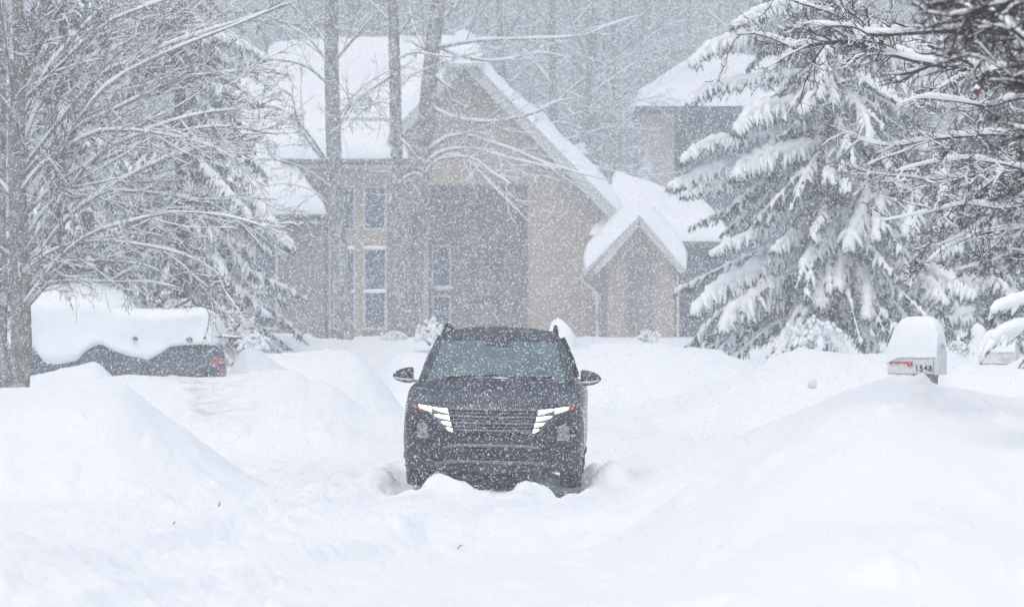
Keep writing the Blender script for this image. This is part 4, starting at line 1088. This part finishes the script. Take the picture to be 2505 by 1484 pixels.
# lamps
U = lambda u, v: ((u-1585)/1652, .9987-v/1652-.012)
SEGS = [[(305,240),(535,268),(540,358),(430,326),(325,290)], [(545,278),(815,300),(825,382),(700,354),(580,315)], [(585,395),(840,415),(855,492),(730,466),(610,432)],
        [(705,508),(875,522),(880,592),(800,574),(740,555)], [(800,612),(900,625),(905,690),(850,672),(815,650)]]
HOUS = [(195,205),(300,225),(540,255),(830,286),(920,705),(840,690),(700,585),(560,450),(520,380),(320,325)]
AMB = [(205,215),(285,245),(300,275),(322,318),(285,305),(215,265)]
FOG = [(300,575),(330,550),(470,560),(490,600),(485,790),(460,815),(320,820),(290,790)]
for sx in (1, -1):
    f_ = (lambda p: [U(*q) for q in p]) if sx == -1 else (lambda p: mir([U(*q) for q in p])[::-1])
    g_ = lambda p: f_(p)
    ho = fpatch(g_(HOUS), .004, .012, car, 'headlight', 'lamp_housing')
    for sg in SEGS: fpatch(g_(sg), .012, .012, ho, 'lamp_segment', 'headlamp')
    fpatch(g_(AMB), .012, .010, ho, 'marker_lamp', 'amber')
    fg = fpatch(g_(FOG), .003, .010, car, 'fog_lamp', 'lens_clear')
    for vv in (605, 740):
        cx_, cz_ = U(395, vv); cx_ = cx_ if sx == -1 else -cx_
        mb = MB(); a = np.linspace(0, 2*np.pi, 17)
        mb.tubes(np.stack([cx_+.035*np.cos(a), fy(cx_+.035*np.cos(a), cz_)-.018, cz_+.032*np.sin(a)], -1), np.full(17, .006), 5); mb.build('reflector', MAT['chrome'], fg)
    # cheek recess and corner trim
    ck = g_([(240,545),(520,520),(720,690),(900,760),(900,830),(560,870),(240,960)])
    fpatch(ck, .0005, .0012, car, 'bumper_recess', 'car_black')
# lower bumper: intake, bars, skid plate
lo = fpatch([(-.52,.425),(.52,.425),(.66,.36),(.62,.275),(-.62,.275),(-.66,.36)], .001, .004, car, 'lower_intake', 'car_black')
for z, w, r in ((.392, .56, .008), (.345, .60, .007), (.302, .60, .007)):
    t = np.linspace(-1, 1, 21); x = t*w
    mb = MB(); mb.tubes(np.stack([x, fy(x, z+0*x)-.010, z+0*x], -1), np.full(21, r), 6); mb.build('intake_bar', MAT['car_trim'], lo)
for z, w, r, m in ((.436, .50, .016, 'grille_bar'), (.268, .58, .018, 'grille_bar')):
    t = np.linspace(-1, 1, 31); x = t*w
    mb = MB(); mb.tubes(np.stack([x, fy(x, z+0*x)-.012, z-.03*np.abs(t)**6], -1), np.full(31, r), 8); mb.build('bumper_trim', MAT[m], car)
fpatch([(-.60,.245),(.60,.245),(.52,.175),(-.52,.175)], .004, .008, car, 'skid_plate', 'car_trim')
# licence-plate bracket
fpatch([(-.16,.515),(.16,.515),(.16,.452),(-.16,.452)], .006, .006, car, 'plate_bracket', 'car_trim')
# hood crease lines
for sx in (1, -1):
    mb = MB(); mb.tubes(spline([(sx*.50, .20, .876), (sx*.52, .55, .935), (sx*.58, .95, .985), (sx*.66, 1.25, 1.068)], 16), np.full(16, .008), 6)
    mb.build('hood_crease', MAT['car_paint'], hd)
    # mirrors
    mb = MB(); n = 15; t = np.linspace(0, 1, n)
    A = []
    for q in t:      # lathe-ish housing, from door to tip
        A.append((sx*(.875+.215*q), 1.50-.03*q, 1.115-.012*q))
    hgt = np.interp(t, [0, .08, .3, .6, .85, 1], [.080, .098, .098, .082, .055, .012]); a = np.linspace(0, 2*np.pi, 18, endpoint=False)
    G = np.stack([np.stack([0*a+p[0], p[1]+.085*hh/.095*np.cos(a), p[2]+.01+hh*.85*np.sin(a)], -1) for p, hh in zip(A, hgt)])
    mb.grid(G, wrap=True); mb.poly(G[0][::-sx])
    mo = mb.build('side_mirror', MAT['car_paint'], car)
    ml = MB(); ml.tubes(spline([(sx*.80, 1.45, 1.055), (sx*.90, 1.42, 1.072), (sx*1.0, 1.41, 1.08), (sx*1.075, 1.43, 1.10)], 12), np.array([.018]*6+[.013]*6), 6)
    ml.build('turn_signal', MAT['chrome'], mo)
    # wheel-arch trim, wheels
    for yc in (.98, 3.68):
        mb = MB(); a = np.linspace(-.15, np.pi+.15, 25)
        mb.tubes(np.stack([0*a+sx*.893, yc+.395*np.cos(a), .34+.395*np.sin(a)], -1), np.full(25, .035), 6)
        mb.build('arch_trim', MAT['car_black'], car)
        w_ = MB(); a = np.linspace(0, 2*np.pi, 40, endpoint=False)
        prof = [(.68, .21), (.69, .335), (.72, .358), (.84, .36), (.895, .345), (.905, .325), (.905, .22)]
        G = np.stack([np.stack([0*a+sx*px_, yc+r_*np.cos(a), .345+r_*np.sin(a)], -1) for px_, r_ in prof]); w_.grid(G, wrap=True); w_.poly(G[0]); 
        # tread grooves
        wo = w_.build('wheel', MAT['tyre'], car)
        rm = MB(); G = np.stack([np.stack([0*a+sx*px_, yc+r_*np.cos(a), .345+r_*np.sin(a)], -1) for px_, r_ in [(.903, .225), (.895, .21), (.86, .19), (.86, .02)]]); rm.grid(G, wrap=True); rm.poly(G[-1])
        for s5 in range(5):
            b_ = s5*2*np.pi/5; rm.tubes(np.array([(sx*.885, yc+.03*np.cos(b_), .345+.03*np.sin(b_)), (sx*.89, yc+.21*np.cos(b_), .345+.21*np.sin(b_))]), np.array([.03, .024]), 6)
        rm.build('rim', MAT['rim'], wo)
        if yc < 2:
            mf = MB(); mf.tubes(np.array([(sx*.70, yc-.43, .22), (sx*.80, yc-.45, .20), (sx*.90, yc-.42, .22)]), np.array([.03, .04, .03]), 6); mf.build('wheel_flap', MAT['car_black'], car)
# wipers, visor band, stickers
for x0, x1 in ((-.55, .02), (.0, .58)):
    mb = MB(); t = np.linspace(0, 1, 14); x = x0+(x1-x0)*t
    mb.tubes(np.stack([x, 1.25+.10*np.abs(x)**1.5-.01+.02*t, 1.118-.025*np.abs(x)+.02*t], -1), np.full(14, .012), 6); mb.build('wiper', MAT['car_black'], car)
def wsp(x, t):      # point on the windshield: x metres, t 0 cowl .. 1 header
    a = strip(2, PER); b = strip(3, PER)
    m = a*(1-t)+b*t; i = np.argsort(m[5*PER-2:-5*PER+2, 0]); q = m[5*PER-2:-5*PER+2][i]
    return np.array([x, np.interp(x, q[:, 0], q[:, 1]), np.interp(x, q[:, 0], q[:, 2])])+np.array([0, -.006, .006])
def wpatch(x0, x1, t0, t1, name, m, n=10):
    mb = MB(); G = np.array([[wsp(x, t) for x in np.linspace(x0, x1, n)] for t in np.linspace(t0, t1, 4)]); mb.grid(G); return mb.build(name, MAT[m], wsd)
wpatch(-.58, .58, .93, .995, 'shade_band', 'shade_glass', 24)
wpatch(-.13, .13, .76, .925, 'sensor_cover', 'shade_glass')
wpatch(.44, .60, .035, .07, 'sticker', 'sticker', 4)
# underbody and a dark curved sheet sagging below the nose
mb = MB(); mb.box((-.70, .70, .20), (.70, 4.3, .34)); mb.build('underbody', MAT['car_black'], car)
mb = MB(); u = np.linspace(-1, 1, 21)
G = np.array([[(-.02+.50*x, yy, .17-.125*np.cos(x*np.pi/2)**1.2*dz) for x in u] for yy, dz in ((.24, .35), (.36, .9), (.60, 1.0), (.8, .3))])
mb.grid(G); o = mb.build('dark_sag_sheet', MAT['car_black'], car); so = o.modifiers.new('t', 'SOLIDIFY'); so.thickness = .012
# snow dusting caught along cowl and on the roof rails' feet
mb = MB(); t = np.linspace(-1, 1, 26); mb.tubes(np.stack([t*.70, 1.215+.12*np.abs(t)**1.5, 1.108-.032*np.abs(t)], -1), .012*(1+.5*np.sin(t*17))*np.cos(t*1.35), 6); mb.build('cowl_snow', MAT['branch_snow'], hd)
for o in (hd, rfo, wsd): pass

# ---------------------------------------------------------------- buried SUV parked on the left
PY = 114.0
def parked():
    # local frame: x along the car (nose left), y into depth, z up; origin under the rear bumper corner
    org = P(548, 935, PY); zg = org[2]
    root = thing('parked_suv', 'grey SUV buried under a thick snow blanket with only a red tail light showing', 'suv', tuple(org), math.radians(9))
    s = PY/F
    X = lambda px: (px-548)*s*1.02
    Z = lambda py: (935-py)*s
    SINK = .38      # wheels deep in the snow
    def loft(secs, n=9):
        """secs: (x, z_bottom, z_belt, z_top, half_width_belt, half_width_top)"""
        R_ = []
        for x, zb, zl, zt, wb, wt in secs:
            zb, zl, zt = zb-SINK, zl-SINK, zt-SINK
            h_ = [(-wb*.94, zb), (-wb, zb+.12), (-wb, (zb+zl)/2), (-wb*.985, zl), (-wt*1.02, zl+(zt-zl)*.55), (-wt, zt-.05), (-wt*.6, zt), (0, zt+.015)]
            f_ = h_+[(-a, b) for a, b in h_[:-1][::-1]]
            q = spline([(0, a, b) for a, b in f_], 44); q[:, 0] = x; q[:, 1] += .92; R_.append(q)
        return np.array(R_)
    z0 = Z(935)-.05
    bd = MB()
    G = loft([(.02,.36,.92,1.0,.86,.70),(-.05,.30,.98,1.45,.91,.66),(-.45,.26,1.0,1.60,.93,.66),(-1.4,.24,1.0,1.66,.94,.67),(-2.5,.24,.98,1.64,.94,.66),(-3.15,.24,.98,1.35,.94,.74),(-3.45,.24,.96,1.06,.93,.84),(-4.3,.26,.88,.95,.92,.80),(-4.72,.34,.74,.82,.86,.72)])
    bd.grid(G); bd.poly(G[0][::-1]); bd.poly(G[-1])
    auto_smooth(bd.build('body', MAT['suv_grey'], root), 45)
    # rear face details
    mb = MB(); mb.box((.0, .12, .45-SINK), (.06, 1.72, .86-SINK)); sub_bevel(mb.build('tailgate', MAT['suv_rear'], root, False), .02)
    for y0, y1 in ((-.02, .16), (1.68, 1.86)):
        mb = MB(); mb.box((-.24, y0-.03, .72-SINK), (.01, y1+.03, .84-SINK)); mb.box((-.10, y0-.03, .50-SINK), (.01, y1+.03, .62-SINK)); sub_bevel(mb.build('tail_light', MAT['red_lens'], root, False), .015)
    mb = MB(); mb.box((-.2, .05, .26-SINK), (.10, 1.8, .42-SINK)); sub_bevel(mb.build('rear_bumper', MAT['suv_grey'], root, False), .03)
    # wheels
    for xc in (-.95, -3.75):
        for yc in (.06, 1.60):
            a = np.linspace(0, 2*np.pi, 28, endpoint=False); mb = MB()
            G2 = np.stack([np.stack([xc+r*np.cos(a), 0*a+yc+y_, .34-SINK+r*np.sin(a)], -1) for y_, r in ((0, .2), (-.01, .31), (.02, .34), (.18, .34), (.2, .3), (.2, .02))]); mb.grid(G2, wrap=True); mb.poly(G2[0])
            wo = mb.build('wheel', MAT['tyre'], root); rm = MB(); rm.tubes(np.array([(xc, yc-.012, .34-SINK), (xc, yc+.05, .34-SINK)]), np.array([.2, .2]), 20); rm.build('rim', MAT['rim'], wo)
    # side windows (near side, mostly under the snow)
    for x0, x1 in ((-1.2, -.35), (-2.1, -1.28), (-2.95, -2.18)):
        mb = MB(); mb.prism([(x0, .0, 1.03-SINK), (x1, .0, 1.03-SINK), (x1-.06, .16, 1.4-SINK), (x0+.06, .16, 1.4-SINK)], (0, .03, 0)); mb.build('side_window', MAT['side_glass'], root, False)
    # snow blanket: its upper and lower outline as seen in the photo
    up = pchip([px for px, _ in [(60,0),(72,0),(86,0),(100,0),(140,0),(180,0),(230,0),(270,0),(300,0),(350,0),(400,0),(450,0),(490,0),(515,0),(535,0),(555,0),(568,0)]],
               [790, 765, 742, 730, 722, 722, 730, 742, 752, 754, 756, 755, 751, 757, 772, 796, 822])
    dn = pchip([60, 72, 86, 100, 120, 150, 180, 198, 215, 232, 250, 275, 300, 325, 345, 362, 380, 398, 420, 450, 490, 520, 545, 568],
               [800, 820, 845, 872, 890, 895, 888, 880, 862, 852, 846, 858, 868, 876, 880, 884, 876, 866, 852, 848, 846, 848, 850, 836])
    nx = 150; px = np.linspace(60, 568, nx); nz_ = 34
    G3 = []
    for j in range(nz_):
        v = j/(nz_-1)
        row = []
        for p in px:
            zt, zb = Z(up(p)), Z(dn(p))
            # front sheet from bottom lip (v=0) up over the top (v~.6) to the back
            if v < .55:
                w = v/.55; z = zb+(zt-zb)*np.sin(w*np.pi/2)
                y = -.16+.03*math.sin(w*5) + .55*max(0, w-.55)**1.6*2.2 + (.12 if j == 0 else 0)
                if j == 0: z = zb+.03
            else:
                w = (v-.55)/.45; z = zt-.06*w-.7*max(0, w-.75); y = .28+1.55*w
            row.append((X(p), y, z))
        G3.append(row)
    G3 = np.array(G3)
    nn = fbm(G3[..., 0]*1.1+4, G3[..., 2]*1.6+G3[..., 1], 3)
    G3[..., 1] -= .06*nn; G3[..., 2] += .025*fbm(G3[..., 0]*1.7, G3[..., 1]*1.7+3, 2)*(np.arange(nz_) > 14)[:, None]
    # pull both ends inward so the blanket closes
    for e, sg in ((0, 1), (nx-1, -1)):
        for k_ in range(20):
            j = e+sg*k_; f = (1-k_/20)**2.2
            G3[:, j, 1] = G3[:, j, 1]*(1-f*.85)+.9*f*.85
    mb = MB(); mb.grid(G3); so = mb.build('snow_cover', MAT['snow'], root)
    # dark gaps where rack feet and handles poke through
    for p, q, r in ((333, 828, .05), (463, 831, .06), (500, 826, .03)):
        c_ = np.array([X(p), -.20, Z(q)]); mb = MB(); a = np.linspace(0, np.pi, 7); b = np.linspace(0, 2*np.pi, 12, endpoint=False)
        Tq, Bq = np.meshgrid(a, b, indexing='ij'); g_ = np.random.default_rng(int(p)); rr = r*(1+.3*vnoise(Bq*2, Tq*2+p))
        mb.grid(np.stack([c_[0]+rr*np.sin(Tq)*np.cos(Bq), c_[1]+.05-rr*np.cos(Tq), c_[2]+rr*np.sin(Tq)*np.sin(Bq)], -1), wrap=True); mb.build('exposed_panel', MAT['suv_grey'], root)
    # rear wiper lifted off the glass
    mb = MB(); mb.tubes(np.array([(X(520), -.30, Z(823)), (X(560), -.35, Z(826)), (X(600), -.42, Z(828))]), np.array([.014, .02, .012]), 6)
    mb.tubes(np.array([(X(562), .6, Z(842)), (X(564), .1, Z(834)), (X(560), -.35, Z(828))]), np.array([.018, .02, .02]), 6); mb.build('rear_wiper', MAT['car_black'], root)
    mb = MB(); t = np.linspace(0, 1, 12); mb.tubes(np.stack([X(522+76*t), -.30-.12*t, Z(819+4.5*t)], -1), .022*np.sin(t*2.9+.12), 6); mb.build('wiper_snow', MAT['branch_snow'], root)
parked()
# second buried vehicle-sized hump behind it
def hump():
    c = P(190, 850, 121); a = np.linspace(0, np.pi, 20); b = np.linspace(0, 2*np.pi, 40, endpoint=False); T_, B_ = np.meshgrid(a, b, indexing='ij')
    sx_, sy_, sz_ = 1.35, .9, 1.30
    e = lambda v, n_: np.sign(v)*np.abs(v)**n_
    G = np.stack([sx_*e(np.sin(T_), .6)*e(np.cos(B_), .7), sy_*e(np.sin(T_), .6)*e(np.sin(B_), .7), sz_*e(np.cos(T_), .75)], -1)
    G *= (1+.07*fbm(B_*1.0+3, T_*1.4, 3))[..., None]
    mb = MB(); mb.grid(G, wrap=True)
    o = mb.build('snow_mound', MAT['snow'], loc=None); o.location = tuple(c)
    tag(o, 'tall rounded snow mound rising behind the nose of the buried SUV', 'snow mound')
hump()
# ---------------------------------------------------------------- mailboxes
def mailbox(label, px, py, Y, L, W, Hs, rot, number, snow_h, num_mat, flag=True, post=True, num_size=.075, snow_shape=0):
    c = P(px, py, Y)
    root = thing('mailbox', label, 'mailbox', tuple(c), math.radians(rot), group='mailboxes on posts along the kerb')
    # profile across y (width), box runs along x; side facing us is -y, door at +x
    n = 16; a = np.linspace(0, np.pi, n)
    prof = [(-W/2, 0)]+[(-W/2*np.cos(q), Hs+W/2*np.sin(q)) for q in a]+[(W/2, 0)]
    mb = MB(); mb.prism([(-L/2, y, z) for y, z in prof], (L-.006, 0, 0)); o = mb.build('body', MAT['mailbox_white'], root, False); auto_smooth(o, 40)
    mb = MB(); pr2 = [(y*1.035, z*1.02-.002) for y, z in prof]; mb.prism([(L/2-.004, y, z) for y, z in pr2], (.022, 0, 0)); d = mb.build('door', MAT['mailbox_white'], root, False)
    mb = MB(); mb.tubes(np.array([(L/2+.02, 0, Hs+W*.32), (L/2+.045, 0, Hs+W*.36), (L/2+.02, 0, Hs+W*.42)]), np.full(3, .008), 6); mb.build('handle', MAT['mailbox_seam'], d)
    # pressed seams
    mb = MB(); sm_ = 'mailbox_seam' if flag else 'mailbox_white'; mb.box((-L/2+.01, -W/2-.004, Hs-.002), (L/2-.02, -W/2+.004, Hs+.003)); mb.box((L/2-.022, -W/2-.0045, .0), (L/2-.012, -W/2+.004, Hs+.05)); mb.box((-L/2+.002, -W/2-.003, .002), (L/2-.02, -W/2+.004, .010))
    mb.build('seam', MAT[sm_], root, False)
    if flag:
        fl = MB(); x0, x1 = -L/2+.03, L*.02; z = Hs*.60
        fl.box((x0, -W/2-.012, z-.004), (x1, -W/2-.006, z+.010)); fl.box((x1-.045, -W/2-.0125, z-.026), (x1+.004, -W/2-.0055, z+.0105)); fl.tubes(np.array([(x0+.008, -W/2-.016, z+.002), (x0+.008, -W/2, z+.002)]), np.full(2, .011), 10)
        sub_bevel(fl.build('flag', MAT['flag_red'], root, False), .003)
    cu = bpy.data.curves.new('house_number', 'FONT'); cu.body = number; cu.size = num_size; cu.extrude = .0012; cu.align_x = 'RIGHT'; cu.offset = .0009; cu.space_character = 1.12
    t = bpy.data.objects.new('house_number', cu); COL.objects.link(t); t.parent = root; cu.materials.append(MAT[num_mat])
    t.location = (L/2-.03, -W/2-.0035, .028); t.rotation_euler = (math.radians(90), 0, 0)
    bpy.context.view_layer.update()
    me = bpy.data.meshes.new_from_object(t.evaluated_get(bpy.context.evaluated_depsgraph_get()))
    t2 = bpy.data.objects.new('house_number', me); COL.objects.link(t2); t2.parent = root
    t2.location = t.location; t2.rotation_euler = t.rotation_euler
    bpy.data.objects.remove(t); t2.name = 'house_number'
    # snow: deep dome draped over the roof and down the back end
    nu, nv = 40, 26
    u = np.linspace(-1, 1, nu); v = np.linspace(0, 1, nv)
    G = []
    for q in v:
        row = []
        for x in u:
            ang = math.pi*(q*1.0)
            yy = -math.cos(ang); zz = math.sin(ang)
            hx = max(0, 1-abs((x-.15)/1.15)**2.7)**.42 if x < .15 else max(0, 1-.72*abs((x-.15)/.85)**5)**.5
            yy = math.copysign(abs(math.cos(ang))**.55, -math.cos(ang)); zz = abs(math.sin(ang))**.75
            w = W/2*1.045+.006
            z_base = Hs*(.90 if x > -.5 else .90-.7*(-.5-x))
            row.append((x*(L/2+.012), yy*w*(1-.04*(1-hx)), z_base+zz*(W*.25+(W*.25+snow_h)*hx)))
        G.append(row)
    G = np.array(G); nn = fbm(G[..., 0]*9+px, G[..., 1]*9, 3)
    G[..., 2] += .012*nn*np.sin(np.linspace(0, np.pi, nv))[:, None]; G[..., 1] += .004*fbm(G[..., 0]*14, G[..., 2]*14, 2)
    mb = MB(); mb.grid(G); mb.poly(G[:, 0]); mb.poly(G[::-1, -1]); mb.build('snow_cap', MAT['snow'], root)
    if post:
        mb = MB(); mb.box((L*.5-.14, -.05, -1.2), (L*.5-.04, .05, -.03)); mb.box((-.18, -.045, -.028), (L/2-.03, .045, -.003)); mb.box((-.05, -.04, -.10), (L*.5-.14, .04, -.032))
        sub_bevel(mb.build('post', MAT['wood'], root, False), .004)
        mb = MB(); mb.tubes(np.array([(L*.5-.09, -.055, -.055), (L*.5-.09, -.048, -.055)]), np.full(2, .008), 8); mb.tubes(np.array([(L*.5-.05, -.055, -.09), (L*.5-.05, -.048, -.09)]), np.full(2, .008), 8); mb.build('bolt', MAT['mailbox_seam'], root)
mailbox('white mailbox numbered 1548 with red flag and a deep dome of snow', 2240, 915, 51.3, .455, .21, .165, -27, '1548', .25, 'number_black')
mailbox('second white mailbox half sunk in snow behind the spruce tips at right', 2440, 889, 57, .34, .19, .125, -14, '1511', .13, 'number_faint', flag=False, num_size=.045)
# thin marker stick in front of the buried SUV
mb = MB(); c = P(505, 925, 77); mb.tubes(np.array([c+np.array([0, 0, -.25]), c+np.array([.003, 0, 0]), c+np.array([-.004, 0, .085])]), np.array([.012, .012, .009]), 7)
o = mb.build('marker_stick', MAT['bark_brown'], loc=c); tag(o, 'short dark stick poking from the snow bank under the red tail light', 'stick')

# ---------------------------------------------------------------- falling snow
def falling_snow():
    g = np.random.default_rng(99)
    def region(n, y0, y1, dens_pow, s0, s1):
        Y = (g.random(n)*(y1**dens_pow-y0**dens_pow)+y0**dens_pow)**(1/dens_pow)
        px = g.uniform(-420, 2920, n); py = g.uniform(-180, 1520, n)
        X = (px-CX)/F*Y; Z = EYE-(py-HZ)/F*Y
        r = .5*np.exp(g.normal(np.log((s0*s1)**.5), .42, n)).clip(s0*.6, s1*1.5)
        ok = Z > .05
        return np.stack([X, Y, Z], -1)[ok], r[ok]
    sets = [region(NF1, 37, 58, 2.6, .0042, .0078), region(NF2, 57, 110, 2.0, .0075, .0135), region(NF3, 110, 175, 1.6, .014, .024)]
    C = np.vstack([s[0] for s in sets]); R = np.concatenate([s[1] for s in sets])
    n = len(C)
    tet = np.array([(1,0,.1),(-.5,.87,-.1),(-.5,-.87,.05),(.1,.1,1),(.1,-.87,-.5),(-.1,.8,-.55)])*1.15
    q = g.normal(size=(n, 4)); q /= np.linalg.norm(q, axis=1, keepdims=True)
    w, x, y, z = q.T
    M = np.stack([1-2*(y*y+z*z), 2*(x*y-z*w), 2*(x*z+y*w), 2*(x*y+z*w), 1-2*(x*x+z*z), 2*(y*z-x*w), 2*(x*z-y*w), 2*(y*z+x*w), 1-2*(x*x+y*y)], -1).reshape(n, 3, 3)
    V = np.einsum('nij,kj->nki', M, tet)*R[:, None, None]*g.uniform(.8, 1.35, (n, 1, 3))+C[:, None, :]
    f = np.array([(0,1,2),(3,4,5)])
    Fc = (np.arange(n)[:, None, None]*6+f[None]).reshape(-1, 3)
    mb = MB(); mb.add(V.reshape(-1, 3), Fc)
    o = mb.build('falling_snow', MAT['flake_snow'])
    tag(o, 'dense snowflakes falling through the air', kind='stuff')
NF1, NF2, NF3 = 300000, 170000, 150000
falling_snow()

# ---------------------------------------------------------------- haze
HAZE = .0028
def haze():
    mb = MB(); mb.box((-180, -25, -3), (180, 420, 38)); o = mb.build('haze', [], smooth=False)
    m = bpy.data.materials.new('haze_air'); m.use_nodes = True; nt = m.node_tree; nt.nodes.clear()
    out = nt.nodes.new('ShaderNodeOutputMaterial'); v = nt.nodes.new('ShaderNodeVolumePrincipled')
    v.inputs['Color'].default_value = (.71, .75, .79, 1); v.inputs['Density'].default_value = HAZE; v.inputs['Anisotropy'].default_value = .2
    nt.links.new(v.outputs[0], out.inputs['Volume']); o.data.materials.clear(); o.data.materials.append(m)
    tag(o, 'snowy air paling everything far away', kind='stuff')
haze()

# ---------------------------------------------------------------- light, camera
SUN_E, SUN_A = 62, 190      # elevation, compass bearing of the light seen from above (deg, 0 = +Y)
w = bpy.data.worlds.new('World'); SC.world = w; w.use_nodes = True
nt = w.node_tree; bg = nt.nodes['Background']
sky = nt.nodes.new('ShaderNodeTexSky'); sky.sky_type = 'NISHITA'; sky.sun_disc = False
sky.sun_elevation = math.radians(SUN_E); sky.sun_rotation = math.radians(SUN_A); sky.dust_density = 4; sky.air_density = 1; sky.ozone_density = 1
hs = nt.nodes.new('ShaderNodeHueSaturation'); hs.inputs['Saturation'].default_value = .6
nt.links.new(sky.outputs[0], hs.inputs['Color']); nt.links.new(hs.outputs[0], bg.inputs['Color'])
bg.inputs['Strength'].default_value = .15
sl = bpy.data.lights.new('Sun', 'SUN'); sl.energy = .5; sl.angle = math.radians(60); sl.color = (1, .985, .96)
so = bpy.data.objects.new('Sun', sl); COL.objects.link(so)
a, e = math.radians(SUN_A), math.radians(SUN_E)
dv = Vector((math.sin(a)*math.cos(e), math.cos(a)*math.cos(e), math.sin(e)))
so.rotation_euler = dv.to_track_quat('Z', 'Y').to_euler()
cam = bpy.data.cameras.new('Camera'); co = bpy.data.objects.new('Camera', cam); COL.objects.link(co)
co.location = (0, 0, EYE); co.rotation_euler = (math.radians(90), 0, 0)
cam.sensor_width = 36; cam.lens = 36*F/2504; cam.shift_y = -(742-HZ)/2504
cam.clip_start = .1; cam.clip_end = 3000
cam.dof.use_dof = True; cam.dof.focus_distance = 58; cam.dof.aperture_fstop = 10
SC.camera = co
SC.view_settings.view_transform = 'Standard'; SC.view_settings.look = 'None'; SC.view_settings.gamma = 1; SC.view_settings.exposure = .18
SC.cycles.volume_bounces = 2; SC.cycles.max_bounces = 6; SC.cycles.diffuse_bounces = 3; SC.cycles.glossy_bounces = 3
SC.cycles.use_adaptive_sampling = True; SC.cycles.adaptive_threshold = .01
SC.cycles.use_denoising = True
